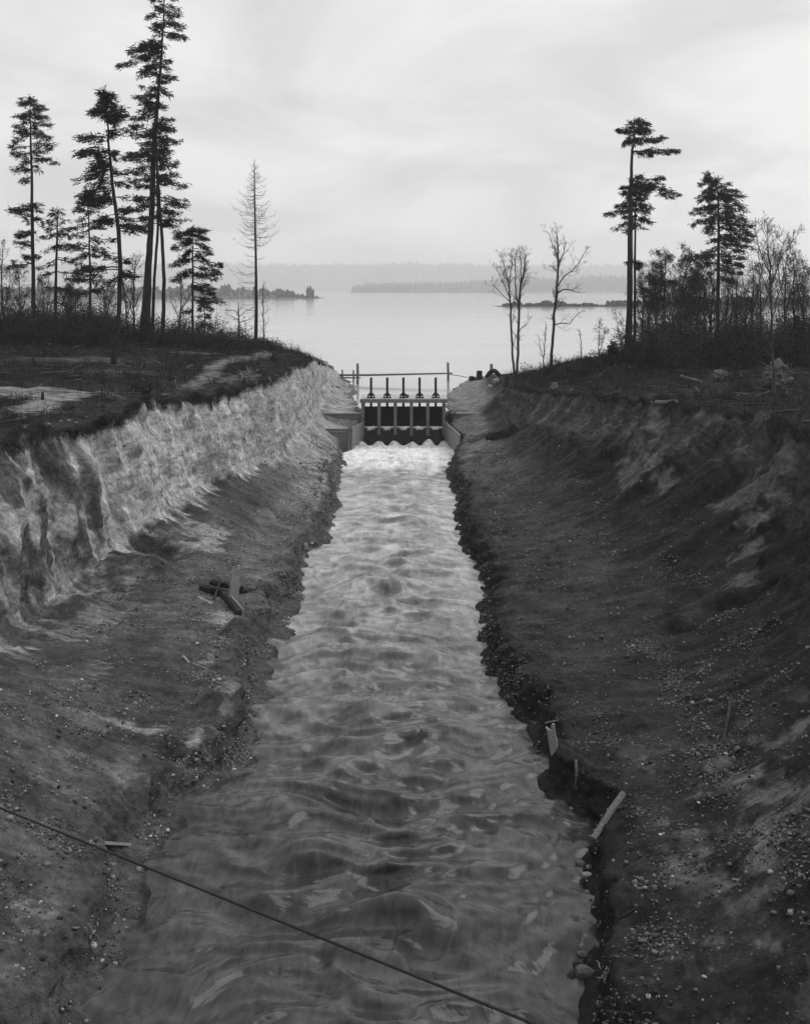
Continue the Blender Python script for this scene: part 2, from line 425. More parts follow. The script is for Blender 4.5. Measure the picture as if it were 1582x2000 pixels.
    # sod overhanging the cut edge
    drape = (0.38 * np.exp(-((YY - 75) / 7.5) ** 2) + 0.12 * (YY < 58)) * (1.0 if side < 0 else 0.35)
    sod = sstep(7.72, 7.95, U + drape * (0.6 + perlin(YY / 1.3, 77.0)) + 0.10 * perlin(YY / 0.9, s / 0.9, o) + 0.14 * fbm(YY / 3, o, 0, 2)) * (1 - sstep(8.25, 8.6, U))
    P[..., 0] -= side * sod * (0.14 + 0.25 * np.abs(perlin(YY / 0.6, s, o)))
    # under the lake or stream nothing is lifted out again
    return P, dict(U=U, Y=YY, s=s, o=o, cliff=cliff, lip=lip, bench=bench, plat=plat, sod=sod, iso=iso, fl=fl, fl2=fl2, big=big, chip=chip, strata=strata)

RIDGES = {-1: [(60.0, 0.9, 5.1, 8.0, 1.0), (57.3, 1.0, 5.0, 7.6, -0.9), (53.2, 0.9, 5.2, 7.9, 0.7), (50.5, 0.9, 5.3, 7.6, -0.5), (66.0, 1.2, 5.4, 7.8, 0.5),
               (48.3, 0.5, 2.4, 3.6, -0.9), (39.3, 0.5, 2.2, 3.6, -0.7), (36.0, 0.35, 2.2, 3.6, 0.4)],
          1: [(46.5, 0.55, 4.6, 6.3, 0.7), (60.0, 1.0, 5.2, 7.8, 0.6), (66.5, 0.8, 5.2, 7.8, -0.6), (74.0, 0.9, 5.2, 7.8, 0.6), (55.0, 0.8, 5.0, 7.4, -0.5)]}

edgeL = {-10: 7.0, 24.8: 7.0, 27.1: 7.4, 29.1: 7.6, 30.7: 7.8, 32: 7.4, 35: 6.8, 38: 5.7, 42.2: 5.6, 47.4: 6.1, 54.9: 5.8, 59.6: 5.6, 62: 5.9, 66.4: 6.5, 69: 5.9, 72: 5.3, 80: 5.3, 88: 5.5, 95: 5.8,
         105: 6.0, 108.8: 5.95, 109.2: 6.1, 114.9: 4.95, 115.6: 4.6, 118: 4.9, 121: 5.2, 136: 6.9, 139: 6.5, 142: 6.7, 159: 8.6, 170: 10.5, 182: 13.4, 190: 30, 205: 60}
zE = {-10: 0, 114.9: 0, 115.6: LAKE, 205: LAKE}
def off(d, *pairs):
    """station offset outward from dict d by amounts keyed on Y"""
    o_ = dict(pairs); ks = sorted(set(d) | set(o_))
    return {k: float(ip(d, k) + ip(o_, k)) for k in ks}
def capz(z, Y0, Y1, lo):     # land sinks under the lake between Y0 and Y1
    ks = sorted(set(z) | {Y0, Y1, 210}); r = {}
    for k in ks:
        w = min(max((k - Y0) / (Y1 - Y0), 0), 1); r[k] = float(ip(z, k)) * (1 - w) + lo * w
    return r
top7L = {-10: 19, 25: 20, 40: 20.4, 53: 20.2, 57: 19, 61: 17.7, 69: 17.3, 76: 15.3, 82: 13.8, 88: 12.3, 100: 11.7, 112: 11.4, 125: 11.5, 140: 11.3, 156: 11.4, 170: 13, 182: 16, 190: 33, 205: 65}
ftL = {-10: 15, 25: 15.5, 40: 16.8, 48: 17.6, 57: 17.0, 61: 15.8, 69: 14.6, 76: 12.7, 82: 11.6, 88: 10.7, 100: 10, 112: 9.7, 125: 9.8, 140: 9.7, 156: 10.3, 170: 12, 182: 14.7, 190: 31.5, 205: 63}
ftLz = {-10: 5.8, 25: 5.6, 34: 4.9, 42: 3.0, 47: 2.0, 57: 1.9, 61: 3.3, 66: 3.9, 76: 3.8, 88: 3.5, 100: 3.8, 112: 4.0, 125: 4.2, 140: 4.6, 156: 4.2, 170: 3.5, 182: 3.3, 205: 2.0}
topLz = {-10: 9.8, 69: 9.8, 76: 9.5, 88: 9.4, 110: 9.7, 120: 9.4, 128: 8.6, 140: 7.2, 156: 5.4, 170: 4.0, 182: 3.4, 190: 2.6, 205: 2}
x6L = {k: float(ip(ftL, k) + 0.42 * (ip(top7L, k) - ip(ftL, k))) for k in top7L}
x6Lz = {k: float(ip(ftLz, k) + 0.52 * (ip(topLz, k) - ip(ftLz, k))) for k in top7L}
TL = [
    (off(edgeL, (-10, -1.2), (108.8, -1.2), (109.2, 0.1), (114.9, 0.1), (115.6, -0.9), (205, -1.5)), {-10: -0.8, 108.8: -0.8, 114.9: -0.8, 115.6: 2.0, 205: 1.2}),
    (edgeL, zE),
    (off(edgeL, (-10, .7), (40, .8), (46, 1.1), (56, 1.0), (60, .3), (75, .5), (108.8, .4), (109.2, .08), (114.9, .08), (115.6, .4), (205, .5)), {-10: .22, 60: .2, 108.8: .2, 109.2: 1.5, 114.9: 1.6, 115.6: LAKE + .12, 205: LAKE + .05}),
    (off(edgeL, (-10, 1.3), (40, 1.4), (46, 1.8), (56, 1.7), (60, 1.2), (75, 1.3), (108.8, 1.3), (109.2, .35), (114.9, .35), (115.6, .9), (205, 1)), {-10: 1.1, 40: 1.1, 60: .95, 80: 1.05, 108.8: 1.3, 109.2: 1.9, 114.9: 1.9, 115.6: LAKE + .22, 160: LAKE + .1, 205: LAKE - .6}),
    ({-10: 10.3, 25: 10.3, 40: 9.3, 57: 8.8, 66: 8.6, 76: 7.6, 88: 7.3, 100: 7.5, 108.8: 8.4, 114.9: 7.6, 115.6: 7.4, 140: 8.2, 156: 9.6, 170: 11.6, 182: 14.3, 190: 31, 205: 62}, {-10: 2.0, 25: 1.9, 34: 1.65, 42: 1.45, 57: 1.15, 66: 1.2, 76: 1.3, 88: 1.5, 100: 1.7, 108.8: 2.5, 109.2: 2.2, 114.9: 2.4, 115.6: 3.5, 140: 3.5, 156: 3.5, 182: 3.2, 205: 2.2}),
    ({-10: 12, 25: 12, 40: 12.5, 57: 12.5, 66: 10.8, 76: 9.5, 88: 8.7, 100: 8.6, 112: 8.9, 125: 8.8, 140: 9, 156: 10, 170: 11.9, 182: 14.5, 190: 31.2, 205: 62.5}, {-10: 3.3, 25: 3.2, 34: 2.8, 42: 2.0, 48: 1.5, 57: 1.45, 61: 1.9, 66: 2.1, 76: 2.1, 88: 2.1, 100: 2.4, 108.8: 2.8, 114.9: 2.9, 115.6: 3.7, 140: 3.9, 156: 3.7, 182: 3.25, 205: 2.1}),
    (ftL, ftLz),
    (x6L, x6Lz),
    (top7L, topLz),
    (off(top7L, (-10, 3.5), (205, 3.5)), {-10: 9.9, 100: 10.0, 118: 10.5, 130: 9.6, 145: 7.6, 160: 5.2, 172: 3.8, 185: 2.5, 205: 2}),
    (off(top7L, (-10, 15), (205, 15)), {-10: 10, 60: 10, 80: 10.2, 100: 10.9, 118: 11.5, 130: 11.3, 150: 9, 166: 6, 178: 4, 190: 2.3, 205: 2}),
    ({-10: 120, 205: 170}, {-10: 10.5, 70: 10.6, 100: 11.8, 120: 13.2, 135: 12.6, 165: 8, 195: 2, 205: 2}),
]
edgeR = {-10: 4.4, 24.8: 4.3, 27.1: 4.5, 29.4: 5.1, 31.2: 5.2, 33: 5.9, 34: 5.2, 36.1: 4.7, 38: 5.0, 40.3: 4.9, 42.2: 4.1, 45: 3.9, 48: 3.7, 54.9: 3.95, 61.7: 4.4, 64: 4.1, 67.7: 3.8, 72: 3.65, 80: 3.95, 88: 4.1, 95.6: 3.7, 104: 4.3,
         104.6: 5.75, 114.9: 4.75, 115.6: 4.5, 121: 4.8, 136: 5.4, 150: 7.6, 163: 10.3, 170: 16, 176: 40, 205: 80}
top7R = {-10: 18, 25: 18.5, 32: 20, 40: 21.2, 48: 21.8, 57: 22.2, 65: 22.0, 73: 20, 83: 17.5, 95: 15, 105: 13.6, 115: 12.3, 125: 12.2, 140: 12.5, 155: 13.2, 165: 16.5, 176: 44, 205: 84}
topRz = {-10: 10, 25: 10, 40: 9.6, 57: 9.5, 65: 9.4, 73: 9.2, 83: 8.7, 95: 7.9, 105: 7.0, 115: 6.5, 125: 6.4, 140: 5.5, 155: 4.5, 165: 3.7, 176: 2.4, 205: 2}
ftR = {-10: 13, 25: 13.6, 32: 15.8, 40: 17.7, 48: 18.5, 57: 18.7, 65: 18.1, 73: 15.9, 83: 13.2, 95: 11.7, 105: 10.8, 115: 10.2, 140: 10.4, 155: 11.6, 165: 14.5, 176: 42.5, 205: 83}
ftRz = {-10: 6, 25: 6, 32: 5.8, 40: 5.4, 57: 5.8, 65: 5.7, 73: 5.5, 83: 5.2, 95: 4.6, 105: 4.3, 114.9: 4.3, 115.6: 4.8, 140: 4.6, 155: 4, 165: 3.5, 176: 2.3, 205: 2}
x6R = {k: float(ip(ftR, k) + 0.52 * (ip(top7R, k) - ip(ftR, k))) for k in top7R}
x6Rz = {k: float(ip(ftRz, k) + 0.42 * (ip(topRz, k) - ip(ftRz, k))) for k in top7R}
TR = [
    (off(edgeR, (-10, -1.2), (104, -1.2), (104.6, 0.1), (114.9, 0.1), (115.6, -0.9), (205, -1.5)), {-10: -0.8, 114.9: -0.8, 115.6: 2.0, 205: 1.2}),
    (edgeR, zE),
    (off(edgeR, (-10, .4), (104, .35), (104.6, .08), (114.9, .08), (115.6, .4), (205, .5)), {-10: .2, 104: .2, 104.6: 1.6, 114.9: 1.9, 115.6: LAKE + .12, 205: LAKE + .05}),
    (off(edgeR, (-10, 1.1), (40, 1.0), (60, 1.2), (83, 1.3), (104, 1.3), (104.6, .35), (114.9, .35), (115.6, 1), (205, 1)), {-10: 1.0, 57: 1.1, 83: 1.25, 104: 1.7, 104.6: 2.4, 114.9: 2.5, 115.6: LAKE + .22, 150: LAKE + .15, 165: LAKE, 176: 2.5, 205: 2}),
    ({-10: 7, 25: 7.2, 32: 8.6, 40: 9, 48: 8.6, 57: 8.6, 65: 8.5, 73: 8, 83: 7.8, 95: 7.3, 105: 7.3, 115: 7.2, 121: 7.5, 140: 7.6, 155: 9.8, 165: 12.5, 176: 41.3, 205: 81.5}, {-10: 1.8, 25: 1.8, 32: 1.5, 40: 1.4, 57: 1.5, 73: 1.8, 83: 2, 95: 2.2, 105: 2.5, 114.9: 3.1, 115.6: 3.6, 140: 3.6, 155: 3.45, 165: 3.3, 176: 2.4, 205: 2}),
    ({-10: 9.5, 25: 9.6, 32: 11.6, 40: 12.6, 48: 12.9, 57: 12.7, 65: 12.3, 73: 11.3, 83: 10.4, 95: 9.4, 105: 9.0, 115: 8.9, 140: 9, 155: 10.5, 165: 13.3, 176: 41.8, 205: 82}, {-10: 3.3, 25: 3.2, 32: 2.7, 40: 2.2, 57: 2.5, 65: 2.7, 83: 3.2, 105: 3.1, 114.9: 3.35, 115.6: 4.0, 140: 4.1, 155: 3.7, 165: 3.4, 176: 2.3, 205: 2}),
    (ftR, ftRz), (x6R, x6Rz), (top7R, topRz),
    (off(top7R, (-10, 4), (205, 4)), {-10: 10.1, 60: 9.8, 83: 9, 95: 8.3, 105: 7.5, 115: 6.9, 128: 6.9, 140: 6, 155: 4.6, 166: 3.4, 176: 2.3, 205: 2}),
    (off(top7R, (-10, 15), (205, 15)), {-10: 10.4, 65: 10.1, 83: 9.6, 105: 9.4, 128: 9.4, 140: 7.7, 155: 5, 170: 2.5, 205: 2}),
    ({-10: 120, 205: 180}, {-10: 11, 105: 11, 128: 10.6, 150: 7, 172: 2, 205: 2}),
]
PL, AL = bank(-1, TL)
PR, AR = bank(1, TR)
def blob(P, cx, cy_, cz, rx, ry, rz, o=0.0):
    e = ((P[..., 0] - cx) / rx) ** 2 + ((P[..., 1] - cy_) / ry) ** 2 + ((P[..., 2] - cz) / rz) ** 2
    e = np.sqrt(e) + 0.45 * fbm(P[..., 1] / (0.5 * ry) + cx, P[..., 2] / (0.8 * rz), P[..., 0] / rx + o, 3, 0.6)
    rag = fbm(P[..., 1] / 0.22 + cy_, P[..., 2] / 0.9, P[..., 0] / 0.9 + cx, 3, 0.65)
    return (1 - sstep(0.45, 1.15, e + 0.55 * rag)) * 0.85
def mixv(a, b, m): return a * (1 - m) + b * m
def tone_left(P, A):
    U, Y, s, o = A['U'], A['Y'], A['s'], A['o']; Z = P[..., 2]
    rag = 0.55 * fbm(Y / 0.55, s / 3.5, 4.0, 3, 0.6) + 0.5 * fbm(Y / 3.5, s / 6, 8.0, 2)
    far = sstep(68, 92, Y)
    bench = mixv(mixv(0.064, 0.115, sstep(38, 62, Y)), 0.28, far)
    t = np.where(U < 6, bench, 0.2)
    dark = 0.068 + 0.0 * U
    tal = sstep(4.6, 5.2, U + 0.3 * rag) * (1 - sstep(84, 94, Y))
    t = mixv(t, dark, tal * (1 - 0.5 * far))
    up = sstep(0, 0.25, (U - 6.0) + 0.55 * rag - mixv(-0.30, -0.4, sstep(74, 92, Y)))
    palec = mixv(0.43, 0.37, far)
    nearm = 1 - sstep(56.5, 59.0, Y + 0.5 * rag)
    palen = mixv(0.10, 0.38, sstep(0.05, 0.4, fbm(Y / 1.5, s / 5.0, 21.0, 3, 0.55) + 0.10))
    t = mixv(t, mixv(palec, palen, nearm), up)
    t = mixv(t, 0.055, sstep(.15, .5, fbm(Y / 0.7, s / 1.1, 33.0, 3, 0.6) - 0.15) * A['cliff'] * 0.6 * (1 - far))
    # pale streaks of clay lying over the dark talus
    st = sstep(0.12, 0.42, fbm(Y / 2.2, s / 4.2, 44.0, 4, 0.6)) * sstep(3.2, 3.8, U) * (1 - sstep(5.6, 6.2, U)) * (1 - far) * (1 - sstep(58, 66, Y))
    t = mixv(t, 0.12, st * 0.6)
    t = t * (1 + A['bench'] * 0.38 * fbm(P[..., 0] / 2.3, Y / 2.9, 91.3, 4, .6))
    t = t * (1 + A['cliff'] * (0.16 * A['strata'] + 0.42 * (0.35 - A['chip'])))
    for bl in PALE[-1]:
        t = mixv(t, bl[6], blob(P, *bl[:6]))
    # lips and beach
    wet = sstep(1.0, 1.25, U) * (1 - sstep(2.7, 3.05, U))
    t = mixv(t, mixv(0.075, 0.12, far), wet)
    t = mixv(t, 0.035, 1 - sstep(0.9, 1.3, U))
    t = mixv(t, 0.018, A['sod'] * (1 - sstep(118, 130, Y)))
    pl = sstep(8.05, 8.3, U)
    pt = mixv(0.016, 0.032, sstep(-.3, .4, A['big']))
    t = mixv(t, pt, pl)
    for bl in SAND:
        t = mixv(t, bl[6], blob(P, *bl[:6]) * sstep(7.9, 8.1, U))
    peb = (A['bench'] * 0.9 + wet * 1.0) * (0.35 + 0.65 * sstep(-.2, .4, fbm(P[..., 0] / 1.6, Y / 1.6, 3.0, 2)))
    peb = np.maximum(peb, 0.35 * A['cliff'] * (U < 6.7))
    return np.clip(t, 0.015, 0.5), np.clip(peb, 0, 1)
def tone_right(P, A):
    U, Y, s, o = A['U'], A['Y'], A['s'], A['o']; Z = P[..., 2]
    rag = 0.55 * fbm(Y / 0.55, s / 3.5, 14.0, 3, 0.6) + 0.5 * fbm(Y / 3.5, s / 6, 18.0, 2)
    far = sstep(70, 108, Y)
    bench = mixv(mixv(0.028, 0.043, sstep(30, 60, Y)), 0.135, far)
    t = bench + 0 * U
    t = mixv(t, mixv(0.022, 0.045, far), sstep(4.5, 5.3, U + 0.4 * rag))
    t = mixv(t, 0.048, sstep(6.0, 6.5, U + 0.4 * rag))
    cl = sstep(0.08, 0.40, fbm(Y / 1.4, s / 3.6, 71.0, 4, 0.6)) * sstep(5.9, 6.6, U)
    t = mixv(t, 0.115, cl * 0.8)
    st = sstep(0.15, 0.45, fbm(P[..., 0] / 1.2, Y / 1.6, 44.0 + Z / 2, 4, 0.6)) * sstep(3.3, 4.0, U) * (1 - sstep(33, 38, Y))
    t = mixv(t, 0.075, st)
    t = t * (1 + A['bench'] * 0.45 * fbm(P[..., 0] / 2.0, Y / 2.3, 93.3, 4, .6))
    t = t * (1 + A['cliff'] * (0.25 * A['strata'] + 0.6 * (0.35 - A['chip'])))
    for bl in PALE[1]:
        t = mixv(t, bl[6], blob(P, *bl[:6]))
    wet = sstep(1.0, 1.25, U) * (1 - sstep(2.8, 3.2, U))
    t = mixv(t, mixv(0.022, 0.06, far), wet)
    t = mixv(t, 0.014, 1 - sstep(0.9, 1.3, U))
    t = mixv(t, 0.018, A['sod'] * (1 - sstep(112, 122, Y)))
    pl = sstep(8.05, 8.3, U)
    t = mixv(t, mixv(0.016, 0.032, sstep(-.3, .4, A['big'])), pl)
    up = sstep(116, 120, Y) * (1 - sstep(5.5, 7.0, U))
    t = mixv(t, 0.2, up * (U > 1.2))
    peb = (A['bench'] * 1.0 + wet * .7) * (0.4 + 0.6 * sstep(-.2, .4, fbm(P[..., 0] / 1.6, Y / 1.6, 3.0, 2)))
    peb = np.maximum(peb, 0.25 * A['cliff'])
    return np.clip(t, 0.015, 0.5), np.clip(peb, 0, 1)
# real patches of pale clay and sand: x, y, z, radii, tone
PALE = {-1: [], 1: []}
SAND = []
PALE[-1] = [(-18.1, 48.1, 6.5, 3, 1.3, 0.75, .30), (-17.0, 53.6, 2.3, 3, 2.0, 1.4, .30), (-16.8, 46.0, 2.6, 3, 1.0, 1.6, .24), (-13.0, 63.4, 1.9, 2.0, 2.6, 1.0, .32),
            (-14.6, 49.4, 1.7, 1.2, 1.6, .8, .22), (-12.7, 41.4, 1.5, .8, 1.4, .6, .24), (-12.6, 39.2, 1.5, .7, 1.3, .6, .27), (-12.2, 37.2, 1.5, .5, .8, .6, .24),
            (-10.6, 37.1, 1.4, 1.5, .30, .6, .24), (-9.6, 36.9, 1.3, 1.2, .25, .6, .22), (-6.75, 38.6, 1.35, .35, 1.6, .6, .30), (-7.5, 36.5, 1.05, .35, 1.0, .6, .28), (-8.1, 33.1, .85, .4, 1.2, .5, .28),
            (-8.35, 30.2, .3, .5, .7, .5, .30), (-9.1, 50.3, 1.2, .9, 1.1, .5, .24), (-9.6, 26.0, .9, .8, 2.0, .8, .17), (-11.6, 31.8, 1.7, 1.6, 1.5, .7, .13), (-9.6, 33.9, 1.3, 1.2, 1.0, .6, .15), (-11.0, 29.0, 1.6, 1.3, 1.2, .7, .14),
            (-8.4, 44.5, 1.2, .5, 1.6, .5, .22), (-7.2, 41.5, 1.2, .5, 1.2, .5, .24), (-14.9, 57.5, 1.8, .8, 2.0, 1.0, .20)]
PALE[1] = [(15.4, 70.5, 5.4, 1.2, 1.4, 1.2, 0.130), (16.5, 69.0, 5.9, 1.5, 1.2, 1.3, 0.143), (16.6, 65.2, 5.2, 1.0, 1.0, 1.0, 0.130), (18.9, 57.6, 5.7, 1.6, 1.8, 1.1, 0.117), (19.8, 54.9, 6.1, 1.6, 1.5, .9, 0.117), (18.3, 53.2, 5.0, 1.0, .9, 1.3, 0.130),
           (17.2, 51.2, 4.0, 1.0, .6, 1.6, 0.130), (18.4, 74.2, 7.6, 1.2, .9, 1.2, 0.163), (17.0, 75.8, 7.0, 1, .8, 1.0, 0.130), (15.9, 48.2, 3.5, 1, .7, .7, 0.117), (15.1, 68.3, 4.4, .8, .8, .8, 0.117),
           (9.3, 26.7, 2.6, .7, .8, .7, 0.143), (9.8, 27.6, 2.7, .5, .7, .7, 0.163), (10.1, 28.5, 2.7, .6, .7, .6, 0.130), (8.2, 28.8, 1.8, .6, .7, .5, 0.117), (7.5, 27.9, 1.55, .5, .9, .5, 0.117), (8.2, 26.8, 1.9, .5, .5, .5, 0.117), (10.4, 31.7, 2.3, 1.0, .5, .5, 0.143)]
SAND += [(-25.5, 70.8, 10, 4.5, 2.0, 4, .27), (-23.2, 65.5, 10, 1.3, 6.5, 4, .25), (-22.6, 74.3, 10, 2.6, 1.0, 4, .20), (-27.5, 74.0, 10, 3.0, 2.4, 4, .25),
         (-16.8, 82.5, 10, .8, 4.5, 4, .15), (-16.9, 89.0, 10, .95, 3.5, 4, .16), (-17.7, 96.5, 10, .9, 4.5, 4, .20), (-17.4, 101.5, 10, 1.0, 2.6, 4, .17), (-16.0, 104.5, 10, 1.2, 2.6, 4, .16), (-15.2, 110.5, 10, .9, 4.0, 4, .16),
         (-14.6, 86.0, 10, 1.6, 3.0, 4, .10), (-30, 96, 11, 6, 1.6, 4, .10), (-24, 88, 11, 3, 1.2, 4, .10), (-22, 106, 11, 2.6, 1.6, 4, .11)]

def flow_of(A): return np.stack([A['Y'], A['s'], 0 * A['s']], -1)
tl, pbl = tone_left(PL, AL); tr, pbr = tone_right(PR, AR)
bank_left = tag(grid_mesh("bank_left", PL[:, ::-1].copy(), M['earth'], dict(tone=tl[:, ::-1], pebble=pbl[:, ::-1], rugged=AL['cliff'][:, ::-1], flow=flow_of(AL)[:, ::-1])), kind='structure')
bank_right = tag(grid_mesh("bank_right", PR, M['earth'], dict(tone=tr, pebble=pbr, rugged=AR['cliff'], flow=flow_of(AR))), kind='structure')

def bvh_of(P, st=2):
    Q = P[::st, ::st]; n, m, _ = Q.shape
    idx = np.arange(n * m).reshape(n, m)
    q = np.stack([idx[:-1, :-1], idx[:-1, 1:], idx[1:, 1:], idx[1:, :-1]], -1).reshape(-1, 4)
    return BVHTree.FromPolygons(Q.reshape(-1, 3).tolist(), q.tolist())
BV = [bvh_of(PL), bvh_of(PR)]
EYE = Vector((0, 0, CAM_Z))
def hit(px, py):
    """the spot on the banks seen at a photo pixel, or the nearest one below it"""
    for k in range(60):
        p = hit1(px, py + 0.7 * k)
        if p is not None and p.z > -0.5: return p
    return Vector((0, 100, 0))
def hit1(px, py):
    d = Vector(((px - CX) / F_PX, 1.0, -(py - CY) / F_PX)).normalized()
    best = None
    for b in BV:
        r = b.ray_cast(EYE, d)
        if r[0] is not None and (best is None or r[3] < best[1]): best = (r[0], r[3])
    return best[0] if best else None
def ground(x, y):
    best = -50.0
    for b in BV:
        r = b.ray_cast(Vector((x, y, 60)), Vector((0, 0, -1)))
        if r[0] is not None: best = max(best, r[0].z)
    return best
def stand(px, Y):
    x = (px - CX) / F_PX * Y
    return Vector((x, Y, ground(x, Y)))

# ------------------------------------------------------------------ stream and lake
GY = 115.0
BAYX = [-3.76, -1.88, 0.0, 1.88, 3.76]                  # filled below from the photo: bay centres
def build_stream():
    ys = [-8.0]
    while ys[-1] < 116.0: ys.append(ys[-1] + max(0.10, 0.0030 * ys[-1]) * (0.35 if ys[-1] > 105 else 1))
    ys = np.array(ys)
    xs = np.linspace(-10.2, 7.6, 190)
    X, Y = np.meshgrid(xs, ys)
    lw = np.interp(ys, [105, 108.9, 114.9, 116.2], [-10.2, -6.05, -4.78, -4.62])
    rw = np.interp(ys, [100, 104.5, 114.9, 116.2], [7.6, 5.55, 4.52, 4.4])
    for i in range(len(ys)):
        if ys[i] > 104: X[i] = np.linspace(max(lw[i], -10.2), min(rw[i], 7.6), len(xs))
    el, er = -ip(edgeL, Y), ip(edgeR, Y)
    c = (X - el) / (er - el)                            # 0..1 across
    mid = np.exp(-((c - 0.5) / 0.30) ** 2)
    wx = X + 0.5 * perlin(X / 3, Y / 3, 2.3); wy = Y + 0.9 * perlin(X / 3.5, Y / 4, 5.3)
    a = fbm(wx / 2.6, wy / 1.35, 1.0, 2, 0.5)
    ridge = np.clip(1 - np.abs(a), 0, 1) ** 2.2 - 0.45
    b = fbm(wx / 3.0, wy / 1.55, 7.3, 2, 0.38)
    h = 0.16 * ridge * (0.4 + 0.9 * mid) + 0.34 * b * (0.35 + mid)
    tr = perlin(wx / 3.2, wy / 1.25, 3.3) * (0.6 + 0.4 * perlin(X / 3, Y / 5, 6.0))
    h += 0.22 * tr * (0.3 + mid) + 0.022 * fbm(wx / 0.9, wy / 0.42, 9.3, 2) * (0.5 + 0.5 * mid)
    ed = 1 - mid
    for sg, m_ in ((1, c < .5), (-1, c >= .5)):
        h += 0.045 * ed * m_ * fbm((X * sg * 0.9 + Y * 0.45) / 0.55, (Y - sg * X * .5) / 2.6, 14.0 + sg, 2)
    hump = np.clip(fbm(wx / 1.5, wy / 1.6, 11.0, 1) - 0.25, 0, 1)
    h += 0.45 * hump * mid * sstep(30, 38, Y) * (1 - sstep(70, 85, Y))
    # oblique wakes running in from both edges
    for sgn, ph, slope in ((1, 0.0, 1.5), (-1, 1.3, 1.2)):
        q = (Y + sgn * slope * X * 1.0) / 2.9 + ph + 0.5 * perlin(X / 4, Y / 4, 13.0 + ph)
        h += 0.05 * (np.cos(2 * np.pi * q) * 0.5 + 0.5) ** 2 * (1 - mid) * (0.5 + perlin(X / 5, Y / 5, 17.0))
    h += 0.018 * fbm(X / 0.55, Y / 0.8, 19.3, 2)
    near = 1 - sstep(26, 40, Y)
    h *= 1.30 * mixv(1.0, 0.75, near) * mixv(1.0, 0.55, sstep(62, 90, Y))
    rap = sstep(92, 104, Y)
    h += rap * (0.16 * fbm(X / 0.9, Y / 1.3, 23.0, 3, 0.6)) + 0.25 * sstep(100, 110, Y)
    foam = sstep(95, 105.5, Y + 4.0 * fbm(X / 1.6, Y / 4.5, 29.0, 3, 0.6)) 
    foam = np.maximum(foam, 0.30 * sstep(0.2, 0.6, fbm(wx / 2.2, wy / 3.0, 37.0, 4, 0.6)) * sstep(58, 80, Y))
    foam = np.maximum(foam, 0.05 * sstep(0.0, 0.8, fbm(wx / 1.2, wy / 2.2, 38.3, 4, 0.6)) * mid * sstep(36, 60, Y))
    # jets under the five gates, then a row of standing humps below the posts
    inch = (X > -4.62) & (X < 4.25)
    ph = (X - POSTX[0]) / BAY                             # integer at posts
    arch = np.cos(2 * np.pi * ph) * 0.5 + 0.5             # 1 at posts, 0 mid-bay
    lipY = 115.62 + 0.05 * perlin(X / .5, 3.37)
    f = sstep(lipY - 1.45, lipY, Y)
    jet = 1.98 * f + 0.10 * fbm(X / 0.45, Y / 0.7, 41.0, 2) * sstep(113.2, 113.8, Y) * (Y < 115.2)
    hx = X + 0.12 * perlin(X / .9, Y / .9, 42.0)
    arc2 = (np.cos(2 * np.pi * (hx - POSTX[1]) / BAY) * 0.5 + 0.5) * (0.85 + 0.5 * perlin(X / 1.7, 9.37)) + 0.10 * perlin(X / .4, Y / .5, 4.4)
    hmp = (0.12 + 0.62 * arc2) * np.exp(-((Y - 112.9) / 0.85) ** 2) + 0.30 * np.exp(-((Y - 110.9 - 0.4 * perlin(X / 1.3, 3.41)) / 0.6) ** 2)
    hmp += 0.13 * fbm(X / 0.8, Y / 0.7, 43.0, 2) * sstep(108.8, 110.2, Y) * (1 - sstep(112.2, 113, Y))
    on = sstep(109.0, 110.5, Y)
    h = h * (1 - 0.9 * on) + on * (0.10 + jet + hmp)
    whump = 0.30 + 0.35 * sstep(0.25, .55, fbm(X / .5, Y / .35, 45.0, 2) + .3)
    foam = foam * (1 - sstep(110.2, 110.9, Y)) + whump * sstep(110.2, 110.9, Y) * (1 - sstep(113.0, 113.5, Y + 0.4 * (1 - arc2)))
    foam = np.maximum(foam, sstep(1.64, 1.74, jet - 0.2 * (arch - .5)))
    foam = np.clip(foam, 0, 1)
    Yd = Y - 0.75 * np.clip(h, -.3, .5) * (1 - on)
    P = np.stack([X, Yd, h], -1)
    return tag(grid_mesh("stream", P, M['stream'], dict(foam=foam, flow=np.stack([
        X + 0.5 * perlin(X / 2.7, Y / 3.9, 81.3) + 0.10 * perlin(X / 1.0, Y / 1.4, 83.3),
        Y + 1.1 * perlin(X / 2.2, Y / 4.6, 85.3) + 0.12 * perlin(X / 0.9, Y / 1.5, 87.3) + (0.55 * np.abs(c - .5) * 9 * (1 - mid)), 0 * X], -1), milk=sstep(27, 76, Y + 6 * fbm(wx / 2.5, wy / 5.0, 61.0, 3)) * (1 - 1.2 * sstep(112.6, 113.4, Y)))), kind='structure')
POSTX = [-4.60, -2.91, -1.105, 0.745, 2.56, 4.29]
BAY = 1.82
POSTX = [-2.91 + BAY * i for i in (-1, 0, 1, 2, 3, 4)]
stream = build_stream()
def build_lake():
    v = [(-4.62, 116.25, LAKE), (4.45, 116.25, LAKE), (11, 140, LAKE), (22, 172, LAKE), (9000, 176, LAKE), (9000, 12500, LAKE), (-9000, 12500, LAKE), (-9000, 190, LAKE), (-26, 184, LAKE), (-12, 150, LAKE), (-9, 130, LAKE)]
    me = bpy.data.meshes.new("lake"); me.from_pydata(v, [], [tuple(range(len(v)))]); me.materials.append(M['lake'])
    o = bpy.data.objects.new("lake", me); COL.objects.link(o)
    return tag(o, kind='structure')
lake = build_lake()

